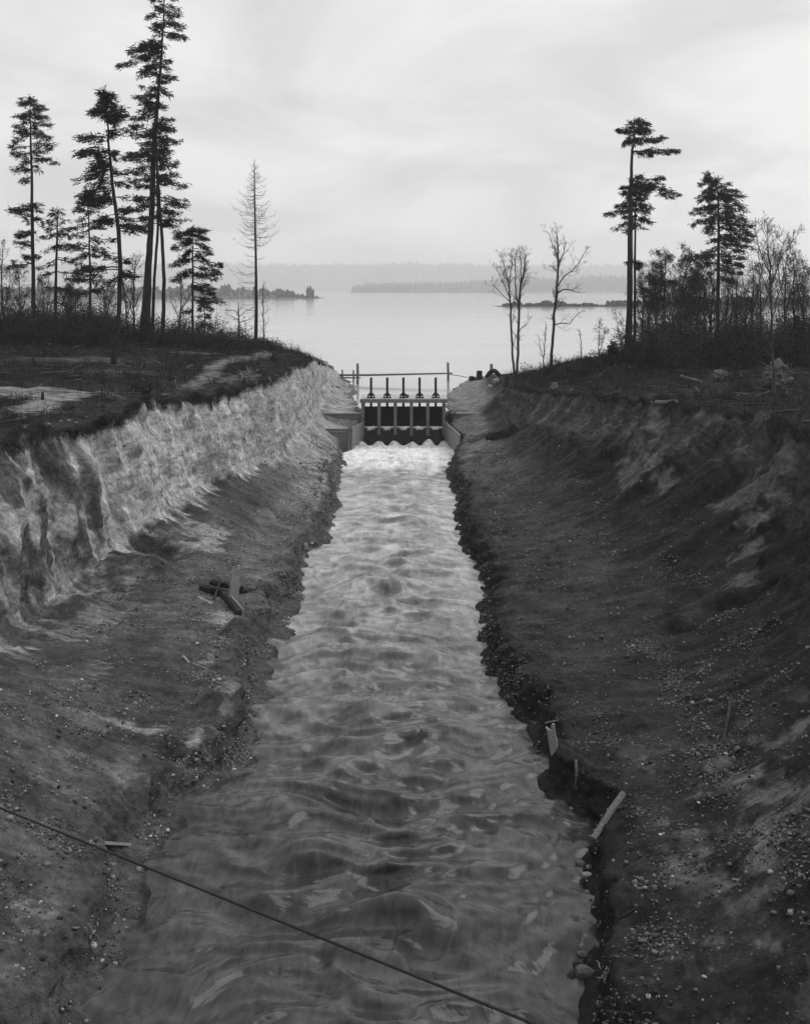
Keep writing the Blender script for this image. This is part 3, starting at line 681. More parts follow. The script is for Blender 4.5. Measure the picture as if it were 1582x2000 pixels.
# ------------------------------------------------------------------ headgate
def gp(px, py, Y=GY): return at(px, py, Y)
def gx(px, Y=GY): return (px - CX) / F_PX * Y
def gz(py, Y=GY): return CAM_Z - (py - CY) / F_PX * Y
def build_headgate():
    root = empty("headgate", (0, GY, 0), "timber headgate with five dark lift gates and a plank deck holding back the lake", "headgate")
    ztop = 5.18
    xl, xr = POSTX[0] - 0.30, POSTX[5] + 0.38
    d = MB(); n = 44
    for i in range(n):
        a = xl + (xr - xl) * i / n; b = xl + (xr - xl) * (i + 1) / n
        d.box(((a + b) / 2, GY + 2.2, ztop - 0.05 + random.uniform(-.012, .012)), (b - a - 0.015, 4.7, 0.10))
    d.build("deck", M['deck'], root)
    MB().box(((xl + xr) / 2, GY - 0.24, ztop - 0.255), (xr - xl + 0.05, 0.2, 0.38)).build("front_beam", M['timber'], root, 0.015)
    MB().box(((xl + xr) / 2, GY + 4.72, ztop - 0.26), (xr - xl + 0.05, 0.25, 0.36)).build("rear_beam", M['timber'], root, 0.015)
    for i, x in enumerate(POSTX):
        w = 0.36
        MB().box((x, GY + 0.05, (ztop - 0.45 + 0.2) / 2 - 0.5), (w, 0.36, ztop - 0.45 + 0.8), jit=0.012).build("post", M['timber'], root, 0.015)
    for x in (POSTX[0] - 0.02, POSTX[5] + 0.06):
        MB().box((x, GY + 2.4, (ztop - 0.46) / 2 + 0.4), (0.22, 4.0, ztop - 0.46 - 0.8)).build("side_wall", M['gate'], root)
    for i in range(5):
        x0, x1 = POSTX[i] + 0.12, POSTX[i + 1] - 0.12
        xc = (x0 + x1) / 2
        g = MB(); nb = 7
        for k in range(nb):
            a = x0 + (x1 - x0) * k / nb; b = x0 + (x1 - x0) * (k + 1) / nb
            g.box(((a + b) / 2, GY + 0.5 + random.uniform(-.008, .008), (4.25 + 1.98) / 2), (b - a + 0.004, 0.12, 4.25 - 1.98))
        g.box((xc, GY + 0.60, (4.23 + 2.0) / 2), (x1 - x0 - .02, 0.03, 4.23 - 2.0))
        gate = g.build("gate_panel", M['gate'], root)
        MB().box((xc, GY + 0.41, 3.32), (x1 - x0 - 0.04, 0.07, 0.16)).build("cross_rail", M['gate'], gate)
        MB().box((xc, GY + 0.58, (4.25 + 7.50) / 2), (0.27, 0.16, 7.50 - 4.25), jit=.006).build("lift_stem", M['iron'], gate, 0.01)
        # rack and pinion hoist straddling the stem
        h = MB()
        for sx in (-1, 1):
            pts = []
            for k in range(9):
                a = math.pi * k / 8
                pts.append((xc + sx * (0.22 + 0.13 * math.sin(a)), GY + 0.58, ztop + 0.02 + 0.38 * (1 - math.cos(a)) / 2))
            h.tube(pts, [0.07] * 9, 6)
            h.box((xc + sx * 0.30, GY + 0.58, ztop + 0.04), (0.34, 0.5, 0.08))
            ring = [(xc + sx * 0.20, GY + 0.35 + 0.17 * math.cos(a), ztop + 0.42 + 0.17 * math.sin(a)) for a in np.linspace(0, 2 * math.pi, 13)]
            h.tube(ring, [0.045] * 13, 5, cap=False)
        h.box((xc, GY + 0.42, ztop + 0.45), (0.52, 0.10, 0.22))
        h.tube([(xc - 0.42, GY + 0.35, ztop + 0.42), (xc + 0.42, GY + 0.35, ztop + 0.42)], [0.035, 0.035], 6)
        h.build("hoist", M['iron'], root)
    return root
headgate = build_headgate()
c = gp(795, 769, GY + 0.7)
b = MB(); b.box((c.x, GY + 1.0, 5.18 + 0.17), (0.42, 0.3, 0.30)); b.box((c.x, GY + 1.0, 5.18 + 0.335), (0.46, 0.34, 0.03))
tag(b.build("tool_box", M['drift'], None, 0.01), "small grey box on the gate deck beside the middle hoist", "box")
def plank_wall(name, a, b_, z0, z1, label, mat='timber_pale', th=0.12, cap=True, z0b=None, posts=()):
    """boards laid level between plan points a and b; z0 at a and z0b at b"""
    root = empty(name, (a[0], a[1], z0), label, "wall")
    A, B = Vector((a[0], a[1], 0)), Vector((b_[0], b_[1], 0)); L = (B - A).length
    q = (B - A).to_track_quat('X', 'Z').to_matrix()
    z0b = z0 if z0b is None else z0b
    m = MB(); z = min(z0, z0b); 
    while z < z1 - 0.02:
        h = min(0.29, z1 - z)
        m.box((A + B) / 2 + Vector((0, 0, z + h / 2)), (L, th + random.uniform(-.02, .02), h - 0.02), q, 0.004)
        z += 0.30
    m.build("boards", M[mat], root)
    if cap: MB().box((A + B) / 2 + Vector((0, 0, z1 + 0.05)), (L + 0.1, 0.26, 0.10), q).build("cap_board", M['deck'], root)
    for t, sgn in posts:
        p = A + (B - A) * t + q @ Vector((0, sgn * 0.16, 0))
        MB().box(p + Vector((0, 0, (min(z0, z0b) + z1) / 2 + 0.1)), (0.2, 0.18, z1 - min(z0, z0b) + 0.2), q).build("post", M['timber'], root)
    return root
plank_wall("wing_wall", (gx(683, 109), 109.0), (-4.68, 114.85), -0.6, 2.62, "pale plank wing wall slanting from the gate to the left bank of the channel", posts=((0.02, -1), (0.5, 1), (0.97, 1)), cap=False)
plank_wall("wing_wall", (4.52, 114.85), (5.62, 104.6), -0.6, 2.60, "grey plank wing wall slanting from the gate along the right bank of the channel", posts=((0.03, 1), (0.5, 1)), cap=False)
plank_wall("toe_wall", (-8.75, 108.95), (gx(682, 109), 108.95), -0.4, 2.60, "dark three-cornered board wall facing downstream at the foot of the left bank", mat='timber', th=0.10, posts=((0.985, -1),))
plank_wall("cutoff_wall", (-10.0, 115.35), (-4.75, 115.35), 1.6, 3.46, "long low plank wall running from the gate into the left bank", mat='timber', th=0.14)
plank_wall("cutoff_wall", (5.0, 115.35), (10.5, 115.35), 2.6, 3.46, "plank wall nearly buried with a pale top edge running from the gate into the right bank", mat='timber', th=0.14)
t = MB(); a_ = Vector((5.0, 114.4, 2.7))
for k in range(16):
    p = a_ + Vector((random.uniform(-.25, .35), random.uniform(-.2, .2), random.uniform(-.1, .1)))
    t.tube([p, p + Vector((random.uniform(-.3, .3), random.uniform(-.2, .2), random.uniform(.4, .9))), p + Vector((random.uniform(-.5, .5), random.uniform(-.3, .3), random.uniform(.8, 1.5)))], [.07, .05, .03], 5)
tag(t.build("brush_tangle", M['rotten']), "dark tangle of roots standing at the right end of the headgate", "roots")

def pile(name, px, ytop, ybot, w, label, cat, lean=0.0, Y=None, group=None, below=1.2, mat='drift'):
    Y = Y or F_PX * (CAM_Z - LAKE) / (ybot - CY)
    a, b_ = at(px + lean, ytop, Y), at(px, ybot, Y)
    r = w / F_PX * Y / 2
    m = MB(); m.tube([b_ - Vector((0, 0, below)), b_, (a + b_) / 2 + Vector((0.02, 0, 0)), a], [r * 1.05, r, r * .98, r * .92], 9, wob=0.04)
    return tag(m.build(name, M[mat]), label, cat, group)
pile("mooring_pile", 698.5, 710, 750, 5.5, "tall grey pile in the lake at the left end of the boom pole", "pile")
pile("mooring_pile", 875.2, 708, 744, 5.0, "tall thin pile in the lake at the right end of the boom pole", "pile", lean=-0.6)
pile("mooring_pile", 959, 711, 742, 6.5, "short thick pile on the right shore between the stump and the arched log", "pile", lean=0.6, Y=150)
pile("mooring_stake", 690.5, 723, 742, 3.5, "short stake in the shallows just left of the tall left pile", "stake", Y=158)
pile("mooring_stake", 668.5, 722, 735, 3.5, "short stake at the left shore end of the boom pole", "stake", Y=160)
m = MB(); m.tube([at(662, 732.5, 160), at(720, 732.5, 158), at(790, 731, 157.6), at(884, 729, 157.3)], [.16, .17, .15, .12], 7)
tag(m.build("boom_pole", M['drift']), "long level pole tied between the two tall piles above the lake", "pole")
m = MB(); m.tube([at(668, 737.5, 161), at(704, 738, 156.5)], [.13, .10], 7)
tag(m.build("float_log", M['drift']), "thin log lying low between the two stakes at the left shore", "log")
m = MB(); m.tube([at(877, 731.5, 157.3), at(897, 734, 156), at(914, 737.5, 153)], [.05, .05, .05], 5)
tag(m.build("mooring_line", M['rope']), "thin line running from the right pile down to the right shore", "line")

# ------------------------------------------------------------------ cable across the foreground
A, B = at(28, 1587, 13.0), at(970, 1968, 9.0)
pts = []
for k in range(25):
    s_ = -0.0 + k / 24.0
    q = s_ * 5.6 - 3.2
    p = A + (B - A) * q
    sag = 0.045 * ((q - 0.5) ** 2) * 0 
    p.z -= 0.012 * (1 - min(1, abs(q - 0.5) / 2.5) ** 2)
    pts.append(p)
m = MB(); m.tube(pts, [0.0145] * len(pts), 8)
tag(m.build("cable", M['rope']), "dark taut cable slanting across the canal in the foreground", "cable")

# ------------------------------------------------------------------ trees
def depth_for(px, py, y0=60, y1=150, want=None):
    best = None
    for Y in np.arange(y0, y1, 1.0):
        g = ground((px - CX) / F_PX * Y, Y)
        if g < LAKE - 0.2: continue
        pr = CY + (CAM_Z - g) / Y * F_PX
        e = abs(pr - py) + (0.02 * abs(Y - want) if want else 0)
        if best is None or e < best[0]: best = (e, Y)
    return best[1]
class Leaves:
    """many small triangles"""
    def __init__(s): s.c = []; s.n = 0
    def puff(s, c, d, n, sx, sz, ln, wd, droop=0.15, r=None):
        """n blades in a flattened puff round c, pointing roughly along d"""
        g = r or rng
        o = g.normal(size=(n, 3)) * np.array([sx, sx, sz])
        dirs = np.array(d)[None, :] * 0.9 + g.normal(size=(n, 3)) * np.array([0.7, 0.7, 0.45]); dirs[:, 2] -= droop
        dirs /= np.linalg.norm(dirs, axis=1)[:, None] + 1e-9
        side = np.cross(dirs, g.normal(size=(n, 3))); side /= np.linalg.norm(side, axis=1)[:, None] + 1e-9
        L = ln * g.uniform(0.6, 1.35, (n, 1)); W = wd * g.uniform(0.6, 1.3, (n, 1))
        p = np.array(c)[None, :] + o
        s.c.append(np.stack([p - side * W, p + side * W, p + dirs * L], 1))
    def build(s, name, mat, parent, kind=None, org=None):
        T = np.concatenate(s.c) if s.c else np.zeros((0, 3, 3))
        off_ = np.array(parent_world(parent)) if parent is not None else (np.array(org) if org is not None else np.zeros(3))
        me = bpy.data.meshes.new(name); n = len(T)
        me.vertices.add(3 * n); me.vertices.foreach_set("co", (T.reshape(-1, 3) - off_).reshape(-1).astype(np.float32))
        me.loops.add(3 * n); me.loops.foreach_set("vertex_index", np.arange(3 * n, dtype=np.int32))
        me.polygons.add(n); me.polygons.foreach_set("loop_start", np.arange(0, 3 * n, 3, dtype=np.int32))
        me.update(calc_edges=True); me.materials.append(mat)
        o = bpy.data.objects.new(name, me); COL.objects.link(o)
        if parent is not None: o.parent = parent
        else: o.location = off_
        if kind: o["kind"] = kind
        return o
def interp_trunk(tp, py):
    ys = [p[1] for p in tp]; return float(np.interp(py, ys, [p[0] for p in tp]))
def conifer(name, label, group, tp, br, Y, dens=0.85, extra=0.75, f0=0.22, blade=0.40, seed=1, pad=1.0):
    """tp: trunk in photo pixels (x, y, width), top to foot; br: limbs (y where it leaves the trunk, tip x, tip y[, first leafy fraction, bow])"""
    rs = random.Random(seed); r = np.random.default_rng(seed)
    s = Y / F_PX
    base = at(tp[-1][0], tp[-1][1], Y)
    g = ground(base.x, base.y)
    root = empty(name, (base.x, base.y, g), label, "tree", group)
    W = lambda x, y, dy=0.0: at(x, y, Y) + Vector((0, dy, 0))
    pts = [W(p[0], p[1]) for p in tp]; rad = [max(p[2] * s / 2, 0.02) for p in tp]
    # follow the trunk into the ground with a flare
    if pts[-1].z > g - 0.3:
        pts.append(Vector((base.x, base.y, g - 0.4))); rad.append(rad[-1] * 1.15)
    fp, fr = [], []
    for i in range(len(pts) - 1):
        for k in range(4):
            t = k / 4; fp.append(pts[i].lerp(pts[i + 1], t) + Vector((rs.uniform(-.03, .03), rs.uniform(-.03, .03), 0))); fr.append(rad[i] * (1 - t) + rad[i + 1] * t)
    fp.append(pts[-1]); fr.append(rad[-1])
    tm = MB(); tm.tube(fp, fr, 9, wob=0.07)
    lm = tm; lv = Leaves()
    full = []
    for b in br:
        b = (b[0], b[1], b[2] + rs.uniform(-4, 4)) + tuple(b[3:])
        full.append((b, rs.uniform(-0.45, 0.45), 1.0))
        for _ in range(int(extra) + (1 if rs.random() < extra % 1 else 0)):
            y = b[0] + rs.uniform(-5, 5); x0 = interp_trunk(tp, y); k = rs.uniform(0.15, 0.7)
            full.append(((y, x0 + (b[1] - interp_trunk(tp, b[0])) * k, y + (b[2] - b[0]) * k + rs.uniform(-3, 3)) + tuple(b[3:]), rs.choice((-1, 1)) * rs.uniform(0.5, 1.0), 0.9))
    ys_ = [q[0] for q in br]
    for _ in range(int(len(br) * 0.9)):
        q = rs.choice(br); y = q[0] + rs.uniform(-7, 7); x0 = interp_trunk(tp, y); k = rs.uniform(.25, .75)
        y = max(min(ys_) , y)
        full.append(((y, x0 + (q[1] - interp_trunk(tp, q[0])) * k * rs.choice((1, 1, -.6)), y + rs.uniform(-5, 9), rs.uniform(.1, .5)), rs.uniform(-.7, .7), .55))
    for b, dep, sc in full:
        x0 = interp_trunk(tp, b[0]); ff = b[3] if len(b) > 3 else f0; bow = b[4] if len(b) > 4 else rs.uniform(-2, 2.5)
        a = W(x0, b[0]); lat = (b[1] - x0) * s
        ref = max(abs(lat), 0.8)
        e = W(b[1], b[2], dep * ref)
        L = (e - a).length; k = max(4, int(L / 0.45)); P_ = []
        for i in range(k + 1):
            t = i / k
            p = a.lerp(e, t); p.z += -bow * s * 4 * t * (1 - t) * -1.0
            p += Vector((rs.uniform(-.05, .05), rs.uniform(-.05, .05), rs.uniform(-.05, .05))) * L * 0.25 * (t > 0)
            P_.append(p)
        rb = min(0.035 + 0.012 * L, 0.10)
        lm.tube(P_, [rb * (1 - 0.8 * i / k) for i in range(k + 1)], 4, cap=False)
        d = (e - a).normalized()
        perp = d.cross(Vector((0, 0, 1))); perp = perp.normalized() if perp.length > .05 else Vector((1, 0, 0))
        nb = int(max(3, L * (1 - ff) / 0.20) * dens * sc + .5)
        for j in range(nb):
            t = ff + (1 - ff) * (j + rs.random()) / nb
            if rs.random() < 0.10: continue
            q = P_[min(int(t * k), k - 1)].lerp(P_[min(int(t * k) + 1, k)], t * k - int(t * k))
            w = (0.25 + 0.75 * math.sin(math.pi * min(1, (t - ff) / (1 - ff) * 0.75 + 0.2))) * min(1.0, 0.35 + 0.22 * L)
            sp = rs.uniform(-1, 1) * w * 0.8
            c_ = q + perp * sp + Vector((0, 0, rs.uniform(-.32, .14) * (.4 + w)))
            lv.puff(c_, d + perp * (0.8 * sp) + Vector((0, 0, .15)), int(24 * (0.3 + rs.random() * 1.4)), 0.23 * (.4 + w) * pad, 0.13 * pad, blade * 1.15, 0.06, droop=.3, r=r)
    # leader
    for j in range(5):
        lv.puff(pts[0] - Vector((0, 0, .25 * j)), Vector((0, 0, .6)), 14, .10 + .05 * j, .15, .35, .05, r=r)
    tm.build("trunk", M['bark'], root)
    lv.build("crown", M['needles'], root)
    return root
def limb(mb, p, d, L, r0, lvl, rs, up=0.12, wob=0.16, n=5, kids=3, ang=0.75, shrink=0.6, rmin=0.010, tips=None, sides=4, start=0.25):
    """a bare limb with recursive twigs"""
    p = Vector(p); d = Vector(d).normalized(); pts = [p.copy()]; ds = [d.copy()]; st = L / n
    for i in range(n):
        d = (d + Vector((rs.gauss(0, wob), rs.gauss(0, wob), rs.gauss(0, wob * .6) + up))).normalized()
        p = p + d * st; pts.append(p.copy()); ds.append(d.copy())
    mb.tube(pts, [max(rmin, r0 * (1 - 0.75 * i / n)) for i in range(n + 1)], sides if lvl > 0 else 3, cap=False)
    if tips is not None: tips.append((pts[-1], ds[-1], lvl))
    if lvl <= 0: return
    for _ in range(kids):
        t = rs.uniform(start, 1.0); i = min(int(t * n), n - 1)
        q = pts[i].lerp(pts[i + 1], t * n - i)
        ax = ds[i].orthogonal(); ax.rotate(Quaternion(ds[i], rs.uniform(0, 6.283)))
        nd = ds[i].copy(); nd.rotate(Quaternion(ax, ang * rs.uniform(.6, 1.3)))
        limb(mb, q, nd, L * shrink * rs.uniform(.6, 1.15) * (1.15 - 0.5 * t), max(rmin, r0 * (1 - .75 * t) * .6), lvl - 1, rs, up, wob, max(3, n - 1), kids, ang, shrink, rmin, tips, sides, start)
def bare_tree(name, label, group, mains, Y, seed=1, twigL=1.3, dens=1.0, lvl=2, mat='bark_pale', leaves=0, leafmat='leaf', kids=4, cat="tree", up=0.12, frm=0.35, ang=0.8):
    """mains: traced stems as lists of photo pixels (x, y, width) from foot to tip"""
    rs = random.Random(seed); s = Y / F_PX
    f = mains[0][0]; base = at(f[0], f[1], Y); g = ground(base.x, base.y)
    root = empty(name, (base.x, base.y, g), label, cat, group)
    tm = MB(); cm = MB(); tips = []
    for mi, ml in enumerate(mains):
        dep = 0.0 if mi == 0 else rs.uniform(-.6, .6)
        dp = [0.0]
        for k in range(1, len(ml)): dp.append(dp[-1] + rs.uniform(-.2, .2))
        onbase = abs(ml[0][1] - f[1]) < 8
        pts = [at(p[0], p[1], Y) + Vector((0, (0 if k == 0 and onbase else dp[k]) , 0)) for k, p in enumerate(ml)]
        rad = [max(.015, p[2] * s / 2) for p in ml]
        if onbase: pts.insert(0, Vector((pts[0].x, pts[0].y, min(g, pts[0].z) - 0.3))); rad.insert(0, rad[0] * 1.1)
        fp, fr = [], []
        for i in range(len(pts) - 1):
            for k in range(4):
                t = k / 4; fp.append(pts[i].lerp(pts[i + 1], t) + Vector((rs.gauss(0, .04), rs.gauss(0, .04), 0)) * (1 if i or k else 0)); fr.append(rad[i] * (1 - t) + rad[i + 1] * t)
        fp.append(pts[-1]); fr.append(rad[-1])
        tm.tube(fp, fr, 7, wob=0.06)
        n = len(fp); Ltot = sum((fp[i + 1] - fp[i]).length for i in range(n - 1))
        for _ in range(int(Ltot * 2.2 * dens)):
            t = frm + (1 - frm) * rs.random() ** 0.8 if onbase else rs.random()
            i = min(int(t * (n - 1)), n - 2)
            q = fp[i].lerp(fp[i + 1], t * (n - 1) - i); d0 = (fp[i + 1] - fp[i]).normalized()
            ax = d0.orthogonal(); ax.rotate(Quaternion(d0, rs.uniform(0, 6.283)))
            nd = d0.copy(); nd.rotate(Quaternion(ax, ang * rs.uniform(.6, 1.3)))
            limb(cm, q, nd, twigL * rs.uniform(.5, 1.3) * (1.25 - .6 * t), max(.014, fr[i] * .4), lvl, rs, up=up, kids=kids, tips=tips)
    tm.build("trunk", M[mat], root)
    cm.build("branches", M['twig'], root)
    if leaves:
        lv = Leaves(); r = np.random.default_rng(seed)
        for p, d, l in tips:
            if rs.random() < leaves: lv.puff(p, d, rs.randint(3, 8), .16, .16, .16, .05, r=r)
        if lv.c: lv.build("leaves", M[leafmat], root)
    return root
GL, GR = "tall firs on the left bank", "trees on the right bank"
yT1 = depth_for(66, 648, 85, 140, 120)
T1b = [(195,50,200),(195,70,198),(205,40,206),(205,82,207),(215,36,222),(215,91,218),(225,30,228),(225,94,236),(240,32,243),(240,95,247),(252,28,258),(250,85,256),(262,18,275),(262,78,262),(272,109,268),(280,107,283),(285,16,285),(300,22,300),(300,97,290),(308,112,314),(315,44,318),(325,82,338),(330,26,332),(353,44,354,.4),(402,22,405),(398,80,400),(410,16,412),(425,46,422),(426,84,433),(455,30,455),(460,38,463),(475,28,470),(495,46,496,.3),(505,55,505),(515,18,522)]
conifer("fir_tree", "straight fir at the far left with bare lower trunk and tufts of limbs", GL, [(59,190,1),(60.5,246,3),(62.6,341,5),(64.5,450,6.5),(66,560,7.5),(66.4,648,9)], T1b, yT1, seed=11)
T2b = [(415,100,425),(415,125,420),(425,92,430),(425,134,432),(440,85,448),(440,138,445),(455,78,470),(455,140,462),(480,80,500),(480,150,485),(505,72,520),(505,160,510),(530,80,545),(530,165,540),(560,85,575),(560,150,570),(590,90,600),(590,140,598)]
conifer("fir_tree", "thin ragged fir standing between the far left fir and its taller neighbour", GL, [(114,410,1),(112,470,4),(110,560,5.5),(109,640,7)], T2b, depth_for(109, 640, 85, 140, 126), dens=.42, extra=.6, seed=12)
T3b = [(378,165,385),(378,185,380),(388,155,395),(388,195,388),(400,152,405),(400,200,395),(412,146,415),(412,180,415),(420,150,428),(436,137,442),(436,195,432),(450,137,461),(450,206,445),(487,112,482),(487,203,487),(497,140,505),(497,195,500),(522,147,530),(522,206,519),(545,134,540),(545,190,548),(570,150,575),(570,200,560)]
conifer("fir_tree", "slender fir with level limbs just left of the leaning fir", GL, [(169,372,1),(174,420,2.5),(175.5,480,3.5),(177,560,4.5),(176,640,6)], T3b, depth_for(176, 642, 85, 140, 122), seed=13, dens=.8)
T4b = [(184,199,186),(186,210,184),(190,198,192),(190,222,188),(200,194,203),(200,224,197),(212,196,208),(212,232,205),(220,172,211),(226,169,224),(222,248,218),(230,248,231),(234,230,240),(256,261,250,.15),(265,151,261,.25),(262,222,262),(294,143,301,.1),(294,226,296),(312,170,316,.35),(330,154,351,.35),(326,190,333),(345,178,352),(341,246,340,.6),(352,250,360),(356,166,368),(372,160,384,.4),(388,153,392,.3),(385,275,383,.45),(400,180,402),(410,259,402),(425,184,437),(430,200,430),(445,285,445,.2),(440,250,440),(465,187,466,.5),(503,203,498,.2),(505,251,505),(521,153,530,.6),(537,263,538),(545,215,551)]
yT4 = depth_for(222, 712, 75, 125, 105)
conifer("fir_tree", "leaning fir with bent trunk rooted nearest the sand path", GL, [(204,174,1),(208,200,2),(211,230,3),(213,277,4),(216.8,324.5,5.5),(221.5,372,6.5),(226,400,7),(232.4,453,8),(235.6,519,8.5),(233.7,599,9),(229.7,646.7,10),(221.8,712,13)], T4b, yT4, seed=14, blade=.38)
T5b_ = [(-24,312,-20),(-24,335,-22),(-10,300,-2),(-12,345,-5),(8,298,14),(10,352,20),(25,285,27),(30,350,32),(46,292,51),(50,361,53),(62,366,74,.4),(60,300,64),(80,252,99,.15),(88,270,92),(92,232,131,.35),(98,276,106),(110,285,112),(124,265,150,.3),(127,280,135),(122,332,118),(143,343,148),(146,281,146),(159,324,159),(172,278,170),(175,341,186),(185,269,192),(190,290,188),(200,272,203),(205,323,205),(212,273,214),(222,257,230),(236,339,233),(247,339,247),(262,263,245,.3),(268,260,262,.3),(272,335,266),(280,354,277),(283,275,282),(298,335,299),(296,244,300),(306,233,319,.3),(305,348,317)]
yT5 = depth_for(284, 662, 85, 140, 118)
conifer("fir_tree", "largest left fir, its thick trunk running out of the top of the picture", GL, [(322,-34,1),(319.5,44,3.5),(316.4,97,4.5),(310.7,173,6),(305,239,8),(300,315,10),(298,400,10.5),(296,430,11),(292,493,12.5),(286.8,585.6,16),(283,664,25)], T5b_, yT5, seed=15, extra=1.2)
conifer("fir_tree", "thin leaning fir half hidden behind the thick trunk of the largest fir", GL, [(306,240,1),(308,343,4),(309,447,5),(302.7,540,5.5),(298,645,7)], [(322,252,336,.3),(338,252,351,.3),(347,283,347),(362,264,362),(380,265,391),(400,248,413),(420,243,430),(436,267,445),(255,330,258),(262,290,262),(280,275,290),(300,325,304)], yT5 + 3.5, seed=16)
conifer("fir_tree", "slim fir with a clean curved trunk right of the largest fir", GL, [(305,226,1),(308,324,4),(312,400,5.5),(317,466,6.5),(321,546,7),(318.6,662,9)], [(240,325,246),(262,322,268),(325,341,324),(345,348,343,.1),(360,359,367,.35),(385,364,396),(392,362,394),(405,349,413),(412,335,416),(432,370,430),(436,345,440),(350,330,350),(300,292,306),(372,300,380),(418,300,425)], yT5 - 1.5, seed=17)
T6b = [(446,370,449),(446,390,449),(452,345,452),(452,405,450),(460,345,462),(460,407,462),(468,350,474),(475,336,485),(475,414,482),(490,350,500),(490,412,500),(505,337,517),(508,429,514),(525,358,538),(520,431,530),(532,334,546,.5),(538,425,543),(550,418,562),(560,418,572),(580,434,586),(603,357,615)]
conifer("fir_tree", "short bushy young fir right of the tall left firs", GL, [(379,443,1),(377,500,3),(377,560,4),(376.5,662,5.5)], T6b, depth_for(376, 662, 85, 140, 116), seed=18, dens=1.0)
# dead larch, upswept bare limbs
def dead_larch():
    Y = depth_for(500, 675, 85, 140, 118); rs = random.Random(5); s = Y / F_PX
    tp = [(500,675,8),(501,600,6.5),(500,500,4.5),(498,400,3),(497,311,1)]
    base = at(500, 675, Y); g = ground(base.x, base.y)
    root = empty("dead_larch", (base.x, base.y, g), "bare dead larch with upswept twigs standing alone at the lake end of the left bank", "tree")
    tm = MB(); tm.tube([Vector((base.x, base.y, g - .4))] + [at(p[0], p[1], Y) for p in tp], [.5] + [max(.03, p[2] * s / 2) for p in tp], 8, wob=.05); tm.build("trunk", M['bark'], root)
    cm = MB(); tps = sorted(tp, key=lambda p: p[1])
    def env(y): return float(np.interp(y, [315, 345, 375, 405, 430, 455, 478, 486], [4, 17, 31, 40, 46, 49, 46, 36]))
    specs = []
    for k in range(170):
        y = 322 + (486 - 322) * (k + rs.random()) / 170
        az = rs.uniform(0, 6.283)
        if rs.random() < .14 + .2 * math.sin(y / 9 + 2 * az): continue
        specs.append((y, rs.uniform(.5, 1.08) * env(y) * (1 + .12 * math.sin(y / 14 + az)), az))
    for y, l, az in ((500, 22, 3.3), (505, 18, .2), (512, 16, 2.9), (520, 30, 3.0), (532, 62, 3.2), (534, 44, 2.8), (538, 35, 3.6), (548, 48, 3.0), (552, 30, 3.4), (560, 40, 2.9), (566, 20, .3), (575, 36, .2), (590, 26, .1), (592, 56, 3.1), (604, 30, 3.3), (612, 26, 0.2), (626, 22, .1), (636, 20, 3.0)):
        specs.append((y, l, az))
    for y, l, az in specs:
        a = at(interp_trunk(tps, y), y, Y); L = l * s
        d = Vector((math.cos(az), math.sin(az), 0)); k = 7; P_ = []
        for i in range(k + 1):
            t = i / k
            P_.append(a + d * (L * t) + Vector((0, 0, L * (-0.42 * t + 0.62 * t * t + .12 * t ** 4))) + Vector((rs.gauss(0, .02), rs.gauss(0, .02), rs.gauss(0, .02))) * L)
        cm.tube(P_, [max(.012, .032 * (1 - .75 * i / k)) for i in range(k + 1)], 3, cap=False)
        for _ in range(int(2 + L * 2)):
            t = rs.uniform(.2, 1); i = min(int(t * k), k - 1); q = P_[i].lerp(P_[i + 1], t * k - i)
            nd = d.copy(); nd.rotate(Quaternion(Vector((0, 0, 1)), rs.choice((-1, 1)) * rs.uniform(.4, 1.1)))
            ll = rs.uniform(.2, .55)
            cm.tube([q, q + nd * ll * .6 + Vector((0, 0, rs.uniform(-.12, .08))), q + nd * ll + Vector((0, 0, rs.uniform(-.1, .25)))], [.012, .010, .008], 3, cap=False)
    cm.build("branches", M['larch'], root)
dead_larch()
yb = depth_for(515, 680, 85, 140, 118)
bare_tree("bare_sapling", "thin bare sapling just right of the dead larch", None, [[(515,682,3.2),(515,640,2.4),(514,590,2),(514,556,1)]], yb, 3, twigL=1.0, dens=1.1, lvl=1, frm=.1)
bare_tree("dead_sapling", "broken grey snag with a fan of bare twigs left of the dead larch", None, [[(467,668,3.6),(467,620,2.8),(466.5,592,1.5)], [(466,625,1.6),(453,618,1.2),(440,614,.8)], [(467,618,1.6),(480,608,1.2),(497,600,.8)], [(467,612,1.6),(456,606,1.2),(446,606,.8)], [(467,630,1.6),(485,625,1.2),(498,615,.8)]], depth_for(467, 668, 85, 140, 118), 4, twigL=.9, dens=1.0, lvl=1)
bare_tree("bare_shrub", "leafless shrub tree with forked stem between the slim fir and the young fir", None, [[(350,655,3.5),(352,620,3),(354,585,2),(352,555,1)], [(352,622,2),(342,605,1.5),(333,585,1)], [(353,610,2),(364,592,1.4),(372,575,1)]], depth_for(350, 658, 85, 140, 118), 5, twigL=1.4, dens=1.3)
conifer("cedar_sapling", "leafy low cedar under the right side of the young fir", None, [(400,585,1),(400,620,2),(399,658,3)], [(590,392,596),(590,408,596),(600,384,608),(600,414,606),(612,384,620),(612,416,618),(625,382,632),(625,414,632),(638,385,645),(638,414,642),(648,388,652),(648,410,652)], depth_for(398, 660, 85, 140, 114), seed=22, dens=.7, blade=.28, extra=.5)
